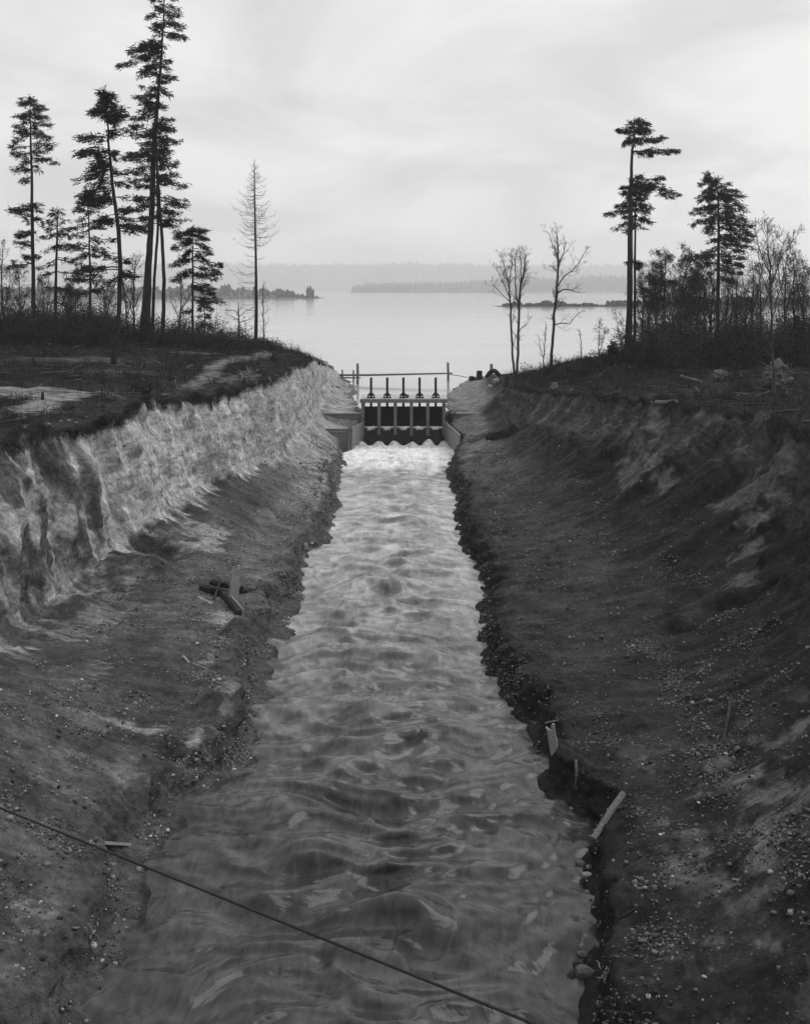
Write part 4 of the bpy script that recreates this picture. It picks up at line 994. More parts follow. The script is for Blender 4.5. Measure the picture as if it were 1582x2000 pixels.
for k, (mains, lab, sd) in enumerate([
    ([[(262,655,4),(262,600,3.4),(264,550,2.5),(266,512,1)], [(262,620,2.5),(252,585,1.8),(240,560,1)], [(263,600,2.5),(276,570,1.8),(286,545,1)]], "tall bare alder between the leaning fir and the largest fir", 31),
    ([[(250,655,3.5),(248,610,3),(244,570,2),(240,540,1)], [(249,622,2),(258,590,1.5),(264,565,1)]], "lower bare alder close behind the leaning fir", 32),
    ([[(205,650,3),(206,610,2.4),(204,575,1.6),(200,555,1)], [(206,620,2),(214,595,1.5),(219,575,1)]], "bare bush between the slender fir and the leaning fir", 33),
    ([[(136,650,4),(138,610,3.2),(140,575,2.5),(143,545,1)], [(137,620,2.5),(124,590,2),(116,565,1)], [(138,610,2.5),(152,585,2),(160,565,1)]], "dense twiggy alder between the ragged fir and the slender fir", 34),
    ([[(88,648,3),(86,610,2.4),(84,570,1.8),(82,545,1)], [(87,620,2),(96,595,1.5),(100,570,1)]], "bare bush just right of the far left fir", 35),
    ([[(42,650,3.5),(40,610,2.6),(38,570,2),(36,540,1)], [(41,620,2),(28,590,1.5),(18,570,1)], [(41,615,2),(50,590,1.5),(54,570,1)]], "tangled bare bush left of the far left fir", 36),
    ([[(8,648,4),(6,590,3.4),(4,530,2.4),(6,480,1)], [(7,610,2.4),(18,570,1.8),(24,545,1)]], "tall bare alder at the left edge of the picture", 38)]):
    bare_tree("bare_alder", lab, "bare alders among the left firs", mains, depth_for(mains[0][0][0], 655, 85, 140, 122), sd, twigL=1.7, dens=1.2, leaves=.35 if sd in (33, 34, 36) else .12)
# right bank
bare_tree("bare_cottonwood", "twin stemmed bare cottonwood at the right shore nearest the headgate", GR, [[(1004,730,5),(1000,690,4.2),(997,620,4),(994,560,3),(988,535,2),(981,505,1)], [(1009,730,5.5),(1011,690,5),(1012,620,4.5),(1016,560,4),(1024,530,3),(1025,500,1)], [(994,560,2.4),(999,520,2),(998,489,1)], [(1012,600,3),(1006,560,2.4),(1006,520,2),(1008,487,1)], [(1016,560,3),(1017,520,2),(1015,488,1)], [(995,580,2),(982,550,1.6),(970,525,1)], [(1012,650,2),(1020,640,1.6),(1029,633,1)], [(996,590,2),(975,570,1.4),(962,555,1)]], 128, 41, twigL=1.7, dens=1.0, lvl=2, frm=.30, kids=3)
bare_tree("bare_cottonwood", "single bare cottonwood with a crooked trunk right of the twin stemmed one", GR, [[(1075,730,7),(1077,690,6),(1081,630,5.5),(1086,575,5),(1089,520,4),(1089,480,2.6),(1084,441,1)], [(1082,634,2.6),(1098,631,2),(1112,633,1.6),(1124,618,1.3),(1138,606,.8)], [(1087,573,3),(1100,565,2.4),(1114,566,2),(1130,572,1)], [(1088,560,3),(1100,540,2.4),(1118,528,2),(1132,512,1.4),(1143,490,.8)], [(1089,518,2.4),(1100,495,1.8),(1106,470,1)], [(1089,530,2),(1078,520,1.4),(1072,522,.8)], [(1089,500,2),(1080,480,1.4),(1072,455,.8)]], 128, 42, twigL=1.6, dens=1.0, lvl=2, frm=.42, kids=3)
R3t = [(1238.5,234,1.2),(1238.5,262,3),(1238,280,4),(1234,293,5),(1232.8,329,6),(1231,372,7.5),(1230.4,430,9),(1229.8,502,10.5),(1228.8,600,11.5),(1226.8,690,15)]
R3b1 = [(238,1228,242),(238,1252,237),(242,1266,238),(250,1208,254,.25),(255,1222,258),(262,1217,275,.5),(252,1258,250),(260,1271,257),(272,1297,268,.35),(268,1252,276),(275,1228,279),(296,1318,294,.25),(294,1275,299,.3)]
yR3 = depth_for(1227, 690, 85, 135, 118)
conifer("fir_tree", "tallest fir on the right with long flag limbs near its crooked top", GR, R3t, R3b1 + [(362,1288,348,.68,4),(360,1278,356,.7,3),(364,1325,379,.62,9),(365,1312,383,.7,7)], yR3, seed=51, extra=.5, dens=1.25, pad=.9)
conifer("fir_tree", "slim fir with a cone top close behind the tallest right fir", GR, [(1243,345,1),(1240.5,394,3),(1239.7,502,4.5),(1239,600,5),(1239,680,6)], [(350,1232,355),(350,1254,350),(356,1262,352),(362,1225,365),(362,1258,362),(372,1216,376),(375,1215,384),(375,1262,380),(388,1204,398),(386,1262,386),(398,1271,403),(402,1206,408),(410,1185,422),(410,1266,415),(420,1273,437,.3),(428,1202,448),(438,1220,455),(436,1258,444),(508,1252,518),(510,1222,520),(516,1250,525)], yR3 + 2.5, seed=52, dens=1.05)
R4b = [(342,1378,346),(345,1376,352),(345,1400,352),(355,1370,360),(355,1426,362),(362,1385,368),(368,1363,381),(368,1439,372),(376,1372,388),(380,1445,386),(385,1366,394),(385,1441,392),(398,1370,405),(396,1452,404),(404,1358,412),(408,1456,410),(414,1355,417),(416,1450,424),(424,1357,439),(424,1458,430),(436,1372,452),(436,1462,440),(446,1468,450),(452,1378,459),(458,1469,458),(466,1382,475),(464,1465,468),(474,1474,485),(484,1380,495),(484,1462,490),(496,1335,502,.15),(496,1450,506),(508,1375,518),(506,1455,515),(518,1452,522),(524,1385,530),(526,1452,535),(538,1438,548)]
yR4 = depth_for(1400, 690, 85, 135, 114)
conifer("fir_tree", "full crowned fir with leaning tip at the right of the thicket", GR, [(1381,337,1),(1392,350,2),(1402,376,3),(1402.5,450,5),(1402,540,6.5),(1401,600,7.5),(1400,692,9)], R4b, yR4, seed=53, extra=1.1)
bare_tree("bare_alder", "tall bare alder with pale thin trunk nearest the right cliff edge", GR, [[(1512,792,6),(1510,700,5),(1506,600,4.2),(1502,520,3),(1499,440,1)], [(1507,620,2.5),(1524,560,2.4),(1540,500,1.6),(1550,455,1)], [(1503,540,2.6),(1488,500,2),(1478,455,1)], [(1505,590,3),(1490,540,2),(1482,500,1)], [(1504,560,2.4),(1520,510,1.8),(1528,470,1)]], depth_for(1512, 792, 60, 100, 76), 61, twigL=1.5, dens=1.3, lvl=2, frm=.35)
thk = [(1253,688,560,0,.5),(1268,690,520,1,.5),(1281,692,508,2,.6),(1296,694,505,1,.7),(1311,692,545,1,.55),(1324,716,500,0,.4),(1337,692,506,1,.6),(1349,694,520,2,.55),(1362,692,515,1,.5),(1374,690,530,2,.5),(1388,690,520,1,.3),(1418,690,545,1,.3),(1436,690,540,1,.2),(1452,694,540,2,.15),(1470,692,510,0,.12),(1487,692,520,1,.12),(1532,694,500,1,.2),(1552,696,480,0,.2),(1570,698,520,2,.3)]
words = ["first", "second", "third", "fourth", "fifth", "sixth", "seventh", "eighth", "ninth", "tenth", "eleventh", "twelfth", "thirteenth", "fourteenth", "fifteenth", "sixteenth", "seventeenth", "eighteenth", "nineteenth"]
for k, (x, yb_, yt, fork, lf) in enumerate(thk):
    rs = random.Random(100 + k)
    h = yb_ - yt
    mains = [[(x, yb_, rs.uniform(4, 6)), (x + rs.uniform(-3, 3), yb_ - .4 * h, 3.5), (x + rs.uniform(-5, 5), yb_ - .75 * h, 2), (x + rs.uniform(-6, 6), yt, .8)]]
    for q in range(fork + 1):
        t = rs.uniform(.25, .55); x1 = x + rs.uniform(-2, 2); sg = rs.choice((-1, 1))
        mains.append([(x1, yb_ - t * h, 2.4), (x1 + sg * rs.uniform(6, 12), yb_ - (t + .2) * h, 1.6), (x1 + sg * rs.uniform(10, 20), yb_ - rs.uniform(t + .32, .98) * h, .8)])
    Yk = depth_for(x, yb_, 85, 135, 110 + 8 * rs.random()) if yb_ < 700 else depth_for(x, yb_, 70, 120, 95)
    o_ = bare_tree("thicket_alder", "%s alder from the left in the dark thicket at the right%s" % (words[k], ", brown leaved" if lf > .25 else ", leafless"), "alders in the right thicket", mains, Yk, 200 + k, twigL=1.7, dens=1.25, lvl=2, leaves=lf, frm=.15, kids=4, mat='bark_pale' if yb_ > 700 else 'bark')
for k, (mains, lab, Yw) in enumerate([
    ([[(1061,722,2.4),(1062,690,2),(1064,660,1.4),(1065,628,.8)], [(1062,700,1.6),(1054,680,1.2),(1052,660,.8)]], "thin bare sapling left of the crooked cottonwood trunk", 126),
    ([[(1134,722,2),(1134,690,1.8),(1133,665,1.4),(1132,645,.8)]], "thin bare sapling standing apart against the lake right of the crooked cottonwood", 122),
    ([[(1169,714,2.2),(1170,690,1.8),(1170,660,1.4),(1172,634,.8)], [(1170,690,1.4),(1178,665,1),(1182,645,.7)]], "bare sapling with a few leaves left of the tallest right fir", 120),
    ([[(1212,700,2),(1211,670,1.6),(1206,640,1),(1200,610,.7)], [(1211,672,1.4),(1216,645,1),(1214,615,.7)]], "arching bare sapling touching the left side of the tallest right fir", 118)]):
    bare_tree("bare_sapling", lab, "saplings along the right shore", mains, depth_for(mains[0][0][0], mains[0][0][1], 85, 135, Yw), 300 + k, twigL=.9, dens=1.5, lvl=1, leaves=.5 if k >= 2 else 0, frm=.1, kids=3)
for k, (x, yb_, yt, hw, lab) in enumerate([(1197, 712, 672, 14, "small bushy fir sapling left of the tallest right fir"), (1150, 722, 700, 10, "tiny fir seedling on the right bank crest"), (1240, 700, 668, 16, "dark young fir hugging the foot of the tallest right fir"), (1440, 696, 640, 26, "dark young fir in front of the full crowned right fir"), (1555, 700, 620, 26, "dark young fir at the right edge of the picture")]):
    Yk = depth_for(x, yb_, 85, 135, 114); h = yb_ - yt; br = []
    rs = random.Random(400 + k)
    for j in range(12):
        t = (j + .5) / 12; w = hw * (0.25 + t) * rs.uniform(.7, 1.1)
        br += [(yt + t * h, x - w, yt + t * h + 3), (yt + t * h, x + w * rs.uniform(.8, 1.1), yt + t * h + 3)]
    conifer("fir_sapling", lab, "fir saplings on the right bank", [(x, yt, 1), (x, yb_, 3)], br, Yk, seed=410 + k, extra=.8, dens=.8, blade=.3, f0=.1)

# ------------------------------------------------------------------ undergrowth, brush and gravel
def brush(name, spots, hmin, hmax, mat, seed, lean=.35, w=.02, perspot=5):
    """thin dry stalks and blades as triangles"""
    r = np.random.default_rng(seed); lv = Leaves(); T = []
    for (x, y, z, k) in spots:
        n = perspot
        p = np.array([x, y, z - .05]) + np.concatenate([r.normal(size=(n, 2)) * .22, np.zeros((n, 1))], 1)
        h = r.uniform(hmin, hmax, (n, 1)) * k
        tip = p + np.concatenate([r.normal(size=(n, 2)) * lean, np.ones((n, 1))], 1) * h
        a = r.uniform(0, 6.283, n); sd_ = np.stack([np.cos(a), np.sin(a), 0 * a], 1) * w
        T.append(np.stack([p - sd_, p + sd_, tip], 1))
        m_ = r.integers(1, 4)                                # side twigs
        for _ in range(m_):
            t = r.uniform(.3, .9, (n, 1)); q = p + (tip - p) * t
            e = q + r.normal(size=(n, 3)) * .22 * k + np.array([0, 0, .06])
            T.append(np.stack([q - sd_ * .8, q + sd_ * .8, e], 1))
    lv.c = T
    o = lv.build(name, mat, None, 'stuff', org=(spots[0][0], spots[0][1], spots[0][2]))
    return o
def scatter(x0, x1, y0, y1, n, seed, ok):
    rs = random.Random(seed); out = []
    while n > 0:
        n -= 1
        x, y = rs.uniform(x0, x1), rs.uniform(y0, y1)
        if not ok(x, y, rs): continue
        z = ground(x, y)
        if z < LAKE + .3: continue
        out.append((x, y, z, rs.uniform(.5, 1.2)))
    return out
tLx = lambda y: -float(ip(top7L, y)); tRx = lambda y: float(ip(top7R, y))
def sandy(x, y):
    for b in SAND:
        if ((x - b[0]) / b[3]) ** 2 + ((y - b[1]) / b[4]) ** 2 < 1.15: return True
    return False
left_sp = scatter(-70, -9, 52, 140, 13000, 1, lambda x, y, rs: x < tLx(y) - .2 and x > -.52 * y and not sandy(x, y) and (y > 88 or x < tLx(y) - 2 or rs.random() < .35))
def clumpy(sp, seed):
    out = []
    for (x, y, z, k) in sp:
        q = float(perlin(x / 2.2, y / 3.0, seed)) + .6 * float(perlin(x / .8, y / 1.0, seed + 3))
        if q < -.45: continue
        out.append((x, y, z, k * (0.45 + 1.1 * max(0, q + .35))))
    return out
left_sp = clumpy(left_sp, 1.5)
tag(brush("dry_brush", left_sp, .25, .95, M['brush'], 3), "dark dry brush and dead grass over the top of the left bank", "brush")
right_sp = scatter(9, 70, 55, 136, 13000, 2, lambda x, y, rs: x > tRx(y) + .2 and x < .52 * y)
right_sp = clumpy(right_sp, 4.5)
tag(brush("dry_brush", right_sp, .25, .9, M['brush'], 4), "dark dry brush and dead grass over the top of the right bank", "brush")
def hedge(name, spots, seed, label, size=1.0):
    r = np.random.default_rng(seed); lv = Leaves(); rs = random.Random(seed); tw = MB()
    for (x, y, z, k) in spots:
        h = (1.0 + 1.6 * rs.random()) * k * size
        for j in range(int(5 + 4 * h)):
            c_ = Vector((x + rs.gauss(0, .55), y + rs.gauss(0, .5), z + h * (.08 + .92 * rs.random() ** 1.5)))
            lv.puff(c_, (0, 0, .4), 13, .30, .28, .22, .05, r=r)
        for j in range(5):
            a = Vector((x + rs.gauss(0, .3), y + rs.gauss(0, .3), z - .1)); e = a + Vector((rs.gauss(0, .45), rs.gauss(0, .45), h * rs.uniform(.7, 1.4)))
            tw.tube([a, a.lerp(e, .5) + Vector((rs.gauss(0, .1), 0, 0)), e], [.02, .016, .01], 3, cap=False)
    T = np.array([[tw.v[i] for i in (f[0], f[1], f[2])] for f in tw.f]); T2 = np.array([[tw.v[i] for i in (f[0], f[2], f[3])] for f in tw.f])
    lv.c += [T, T2]
    return tag(lv.build(name, M['leaf'], None, 'stuff', org=spots[0][:3]), label, "undergrowth")
hs = scatter(24, 58, 104, 128, 520, 5, lambda x, y, rs: .21 * y < x < .50 * y and (y > 108))
hs += scatter(24, 58, 98, 110, 160, 15, lambda x, y, rs: .25 * y < x < .50 * y)
hedge("undergrowth", hs, 6, "dense dark undergrowth filling the foot of the right thicket", 2.3)
hs = scatter(14, 26, 112, 128, 60, 25, lambda x, y, rs: .11 * y < x < .22 * y)
hedge("undergrowth", hs, 26, "low scrub along the right bank crest against the lake", .6)
hs = scatter(-62, -14, 108, 134, 900, 7, lambda x, y, rs: -.50 * y < x < -.155 * y and (x < -.28 * y or rs.random() < .45))
hedge("undergrowth", hs, 8, "dark undergrowth among the trunks of the left firs", 1.2)
hs = scatter(-62, -30, 112, 132, 420, 27, lambda x, y, rs: -.50 * y < x < -.285 * y)
hedge("undergrowth", hs, 28, "tall dark thicket between the far left fir and the leaning fir", 1.9)
hs = scatter(-19, -13, 112, 130, 60, 17, lambda x, y, rs: -.16 * y < x < -.125 * y)
hedge("undergrowth", hs, 18, "low twiggy scrub round the foot of the dead larch", .5)
def litter(sp, n, seed, label):
    rs = random.Random(seed); m = MB()
    for (x, y, z, k) in rs.sample(sp, n):
        L = rs.uniform(.5, 2.6); a = rs.uniform(0, 3.14); d = Vector((math.cos(a), math.sin(a), 0)) * L / 2
        p0, p1 = Vector((x, y, z)) - d, Vector((x, y, z)) + d
        p0.z = ground(p0.x, p0.y) + rs.uniform(.03, .3); p1.z = ground(p1.x, p1.y) + rs.uniform(.03, .45)
        if min(p0.z, p1.z) < z - 1: continue
        r_ = rs.uniform(.02, .09)
        m.tube([p0, p0.lerp(p1, .5) + Vector((rs.gauss(0, .08), rs.gauss(0, .08), rs.gauss(0, .05))), p1], [r_, r_ * .9, r_ * .6], 5, wob=.1)
    return tag(m.build("deadwood_litter", M['litter']), label, "sticks", kind='stuff')
litter(left_sp, 260, 5, "grey sticks and broken branches littering the left bank top")
litter(right_sp, 260, 6, "grey sticks and broken branches littering the right bank top")
# roots and turf hanging from the cut edges
def fringe(P, A, seed, label, n, y1):
    rs = random.Random(seed); r = np.random.default_rng(seed); lv = Leaves()
    ii = np.argwhere((A['U'] > 7.78) & (A['U'] < 8.15) & (A['Y'] > 20) & (A['Y'] < y1))
    for k in r.choice(len(ii), n):
        p = P[ii[k][0], ii[k][1]]
        lv.puff(p, (0, 0, -.5), 4, .16, .10, .34, .02, droop=.55, r=r)
    return tag(lv.build("root_fringe", M['brush'], None, 'stuff', org=tuple(P[ii[0][0], ii[0][1]])), label, "roots")
fringe(PL, AL, 71, "roots and turf hanging over the lip of the left cliff", 4200, 118)
fringe(PR, AR, 72, "roots and turf hanging over the lip of the right cliff", 3600, 112)
# gravel: merged low stones on benches and beaches
def gravel(P, A, peb, seed, n, label, base, ymax=105):
    r = np.random.default_rng(seed)
    w = np.clip(peb - .15, 0, 1) ** 1.3 * (A['Y'] > 17) * (A['Y'] < ymax) * (A['U'] > 1.0) * (A['U'] < 5.9)
    w = w * np.clip(A['Y'] / 40, .3, 1.6) * (.12 + sstep(-.25, .65, fbm(P[..., 0] / 2.2, A['Y'] / 3.5, 7.3, 3)) ** 2)
    w = (w / w.sum()).reshape(-1)
    idx = r.choice(len(w), n, p=w)
    c = P.reshape(-1, 3)[idx] + r.normal(size=(n, 3)) * np.array([.08, .12, .0])
    s = np.exp(r.normal(-3.45, .45, (n, 1)))
    s = np.clip(s, .014, .11)
    bm = bmesh.new(); bmesh.ops.create_icosphere(bm, subdivisions=1, radius=1)
    bv = np.array([v.co[:] for v in bm.verts]); bf = np.array([[v.index for v in f.verts] for f in bm.faces]); bm.free()
    V = bv[None] * s[:, None, :] * r.uniform(.55, 1.25, (n, 1, 3)) * r.uniform(.85, 1.15, (n, len(bv), 1))
    a = r.uniform(0, 6.283, n); ca, sa = np.cos(a), np.sin(a)
    V = np.stack([V[..., 0] * ca[:, None] - V[..., 1] * sa[:, None], V[..., 0] * sa[:, None] + V[..., 1] * ca[:, None], V[..., 2] * .75], -1) + c[:, None, :]
    V[..., 2] += .1 * s
    F = (bf[None] + (np.arange(n) * len(bv))[:, None, None]).reshape(-1, 3)
    org = c.mean(0)
    me = bpy.data.meshes.new("gravel"); me.vertices.add(len(V.reshape(-1, 3))); me.vertices.foreach_set("co", (V.reshape(-1, 3) - org).reshape(-1).astype(np.float32))
    me.loops.add(F.size); me.loops.foreach_set("vertex_index", F.reshape(-1).astype(np.int32))
    me.polygons.add(len(F)); me.polygons.foreach_set("loop_start", np.arange(0, F.size, 3, dtype=np.int32)); me.update(calc_edges=True)
    tn = np.exp(r.normal(np.log(base), .55, (n, 1))) * np.ones((1, len(bv)))
    ta = me.attributes.new('tone', 'FLOAT', 'POINT'); ta.data.foreach_set('value', np.clip(tn, .015, .5).reshape(-1).astype(np.float32))
    me.materials.append(M['gravel'])
    o = bpy.data.objects.new("gravel", me); COL.objects.link(o); o.location = org
    return tag(o, label, "gravel", kind='stuff')
gravel(PL, AL, pbl, 81, 26000, "loose gravel strewn over the bench of the left bank", .12)
gravel(PR, AR, pbr, 82, 34000, "loose gravel strewn over the bench of the right bank", .085)

# ------------------------------------------------------------------ driftwood, stumps, boulders
UP = Vector((0, 0, 1))
def plank(m, a, b_, w, h, roll=0.0, splinter=False):
    """a split board: worn edges, uneven width, ragged far end"""
    d = b_ - a; q = d.to_track_quat('X', 'Z').to_matrix() @ Matrix.Rotation(roll, 3, 'X'); n = 7; ny = 5; vs_, fs_ = [], []
    jag = [random.uniform(-.16, .10) * (1.6 if splinter else .5) for _ in range(ny)]
    for i in range(n):
        t = i / (n - 1); k = random.uniform(.88, 1.06)
        for sz in (0, 1):
            for j in range(ny):
                y = (j / (ny - 1) - .5) * w * k
                x = d.length * t + (jag[j] * w * 2.2 if i == n - 1 else (-jag[ny - 1 - j] * w if i == 0 else 0))
                vs_.append(a + q @ Vector((x, y, (sz - .5) * h * random.uniform(.8, 1.15) + random.uniform(-.1, .1) * h)))
    r = 2 * ny; ring = list(range(ny)) + [ny + j for j in range(ny - 1, -1, -1)]
    for i in range(n - 1):
        for j in range(r):
            p0, p1 = ring[j], ring[(j + 1) % r]; fs_.append((i * r + p0, i * r + p1, (i + 1) * r + p1, (i + 1) * r + p0))
    for i in (0, n - 1):
        for j in range(ny - 1): fs_.append((i * r + j, i * r + j + 1, i * r + ny + j + 1, i * r + ny + j))
    m.add(vs_, fs_)
def lay(name, p0, p1, w0, w1, label, cat, mat='drift', lift=0.0, sides=8, wob=.08, flat=None, up0=0, up1=0):
    """a log or board between two photo pixels that lie on the bank"""
    a, b_ = hit(*p0), hit(*p1)
    a = a + UP * up0; b_ = b_ + UP * up1
    s = a.y / F_PX
    m = MB()
    if flat:
        plank(m, a + UP * (lift + flat * s * .2), b_ + UP * (lift + flat * s * .2), w0 * s, flat * s, random.uniform(-.3, .3))
    else:
        pts, rr = [], []
        for i in range(6):
            t = i / 5; r_ = (w0 * (1 - t) + w1 * t) * s / 2
            pts.append(a.lerp(b_, t) + UP * (lift + r_ * .7) + Vector((random.uniform(-.3, .3), random.uniform(-.3, .3), random.uniform(-.15, .15))) * r_); rr.append(r_)
        m.tube(pts, rr, sides, wob=wob, smooth=False)
    return tag(m.build(name, M[mat]), label, cat)
def stand_up(name, px, ybot, ytop, w, label, cat, mat='drift', lean=0.0, board=False, th=.06):
    a = hit(px, ybot); s = a.y / F_PX; h = (ybot - ytop) * s * 1.03
    m = MB(); top = a + Vector((lean * s, .1 * h, h))
    if board: plank(m, a - UP * .2, top, w * s, th, math.pi / 2, True)
    else: m.tube([a - UP * .2, a.lerp(top, .5) + Vector((.02, .02, 0)), top], [w * s / 2, w * s / 2 * .95, w * s / 2 * .85], 7, wob=.08)
    return tag(m.build(name, M[mat]), label, cat)
def stump(name, px, ybot, ytop, w, label, mat='rotten', group="stumps on the banks", roots=5, seed=1, cut=True):
    rs = random.Random(seed); a = hit(px, ybot); s = a.y / F_PX; h = (ybot - ytop) * s; r_ = w * s / 2
    root = empty(name, a, label, "stump", group)
    m = MB(); n = 14; vs_, fs_ = [], []
    rings = [(-.15, 1.35), (.12, 1.12), (.45, .95), (.8, .9), (1.0, .88)]
    jag = [rs.uniform(.75, 1.08) if not cut else rs.uniform(.94, 1.04) for _ in range(n)]
    for z, q in rings:
        for j in range(n):
            an = 2 * math.pi * j / n; rr = r_ * q * (1 + .12 * math.sin(3 * an + seed) + rs.uniform(-.05, .05))
            vs_.append(a + Vector((math.cos(an) * rr, math.sin(an) * rr, h * z * (jag[j] if z > .7 else 1))))
    for i in range(len(rings) - 1):
        for j in range(n): fs_.append((i * n + j, i * n + (j + 1) % n, (i + 1) * n + (j + 1) % n, (i + 1) * n + j))
    vs_.append(a + UP * h * .93); c_ = len(vs_) - 1
    for j in range(n): fs_.append(((len(rings) - 1) * n + j, (len(rings) - 1) * n + (j + 1) % n, c_))
    m.add(vs_, fs_); m.build("stump_wood", M[mat], root)
    for k in range(roots):
        an = 2 * math.pi * (k + rs.random() * .7) / roots; d = Vector((math.cos(an), math.sin(an), 0))
        MB().tube([a + d * r_ * .7 + UP * h * .22, a + d * r_ * 1.5 + UP * h * .08, a + d * r_ * rs.uniform(2, 2.8) - UP * .12], [r_ * .28, r_ * .2, r_ * .08], 6, wob=.1).build("root", M[mat], root)
    return root
def knot(c_, r_, sq, seed):
    """a lumpy clod of roots and earth"""
    bm = bmesh.new(); bmesh.ops.create_icosphere(bm, subdivisions=4, radius=1)
    v = np.array([q.co[:] for q in bm.verts]); fs_ = [tuple(q.index for q in f.verts) for f in bm.faces]; bm.free()
    d = 1 + 0.42 * fbm(v[:, 0] * 1.7 + seed, v[:, 1] * 1.7, v[:, 2] * 1.7, 4, .65)
    v = v * d[:, None] * np.array(sq)[None] * r_
    return MB().add([Vector(c_) + Vector(q) for q in v], fs_, False)
def rootwad(name, px, py, w, h, label, mat='drift', seed=1, n=34, core=True, thin=1.0, fat=1.0):
    """upturned root mass: a knotted core with roots splaying from it"""
    rs = random.Random(seed); a = hit(px, py); s = a.y / F_PX; rw, rh = w * s / 2, h * s
    root = empty(name, a, label, "roots")
    c_ = a + UP * rh * .45
    if core: knot(c_, rh * .46 * fat, (min(1.7, rw / rh), .9, .95), seed).build("root_core", M[mat], root)
    m = MB()
    for k in range(n):
        d = Vector((rs.gauss(0, 1) * rw / rh, rs.gauss(0, .8), rs.gauss(.25, .7))).normalized(); p = c_ + Vector((d.x * rh * .35, d.y * rh * .3, d.z * rh * .35)); pts = [p]
        L = rs.uniform(.35, .75) * rh * (.55 + .45 * thin) * (1.2 if abs(d.x) > .5 else .8)
        for i in range(4):
            d = (d + Vector((rs.gauss(0, .4), rs.gauss(0, .4), rs.gauss(-.08, .35)))).normalized(); p = p + d * L / 4; pts.append(p)
        r0 = rs.uniform(.03, .09) * rh * thin
        m.tube(pts, [r0 * (1 - .75 * i / 4) for i in range(5)], 5, wob=.1)
    m.build("root_tangle", M[mat], root)
    return root
def boulder(name, px, py, w, label, cat="stone", mat='stone', sq=(1, 1, .7), seed=1, group=None, sub=2):
    a = hit(px, py); r_ = w * a.y / F_PX / 2
    return tag(MB().rock(a + UP * r_ * .3, r_, seed, sq, sub).build(name, M[mat]), label, cat, group)
# left bank wreck of roots at the bend
stand_up("split_slab", 455, 1176, 1116, 25, "pale split slab standing upright in the root wreck on the left bench", "slab", 'drift_pale', 4, True, .12)
lay("fallen_log", (470, 1158), (524, 1166), 15, 12, "dark charred log lying behind the upright slab towards the stream", "log", 'rotten')
lay("fallen_log", (438, 1168), (468, 1202), 18, 13, "dark split log slanting down in front of the upright slab", "log", 'rotten')
lay("broken_pole", (452, 1178), (477, 1206), 4, 3.4, "thin pale pole leaning along the dark split log", "pole", 'drift_pale', lift=.3)
lay("fallen_log", (392, 1152), (440, 1164), 12, 17, "short charred log left of the upright slab on the left bench", "log", 'rotten', sides=11, wob=.28)
lay("fallen_log", (412, 1140), (462, 1150), 9, 12, "charred log lying just behind the upright slab", "log", 'rotten', sides=11, wob=.28)
lay("broken_branch", (418, 1172), (432, 1150), 4, 3, "thin broken branch leaning over the short charred log", "branch", 'rotten', up1=.5)
lay("broken_board", (387, 1167), (416, 1181), 7, 5, "pale broken board at the left of the root wreck", "board", 'drift_pale', flat=3)
lay("broken_board", (428, 1247), (457, 1253), 5, 4, "thin pale board lying on the left bench below the root wreck", "board", 'drift_pale', flat=2.5)
lay("split_stick", (376, 1296), (407, 1309), 5, 3, "grey split stick lying on the left bench above the clay lip", "stick", 'drift', flat=3)
lay("split_stick", (358, 1282), (370, 1296), 5, 3, "short pale stick on the left bench near the grey split stick", "stick", 'drift_pale', flat=3)
boulder("clay_block", 597, 1072, 13, "pale upright block at the waterline on the left bank", "block", 'drift_pale', (.8, .8, 1.6), 5)
boulder("clay_block", 609, 1062, 9, "small pale stone beside the pale upright block on the left shore", "stone", 'stone_pale', (1, 1, .8), 6)
boulder("clay_block", 593, 1090, 8, "little pale stone at the waterline below the pale upright block", "stone", 'stone_pale', (1, 1, .6), 16)
boulder("pale_stone", 478, 1292, 9, "pale stone lying on the left bench above the gravel beach", "stone", 'stone_pale', (1, .8, .7), 8)
lay("sawn_plank", (172, 1646), (252, 1652), 13, 13, "pale sawn plank lying on the left slope under the cable", "plank", 'drift_pale', flat=6)
boulder("clay_chip", 136, 1664, 12, "white clay chip on the left slope below the pale plank", "stone", 'stone_pale', (.8, .8, 1.5), 9)
lay("split_stick", (143, 1812), (178, 1811), 5, 4, "thin pale stick near the bottom of the left slope", "stick", 'drift_pale', flat=3)
boulder("clay_chip", 272, 1700, 13, "pale stone at the foot of the left slope beside the water", "stone", 'stone_pale', (1, .8, .8), 10)
boulder("clay_chip", 238, 1675, 6, "small pale pebble on the left slope just below the plank", "stone", 'stone_pale', (1, 1, .8), 12)
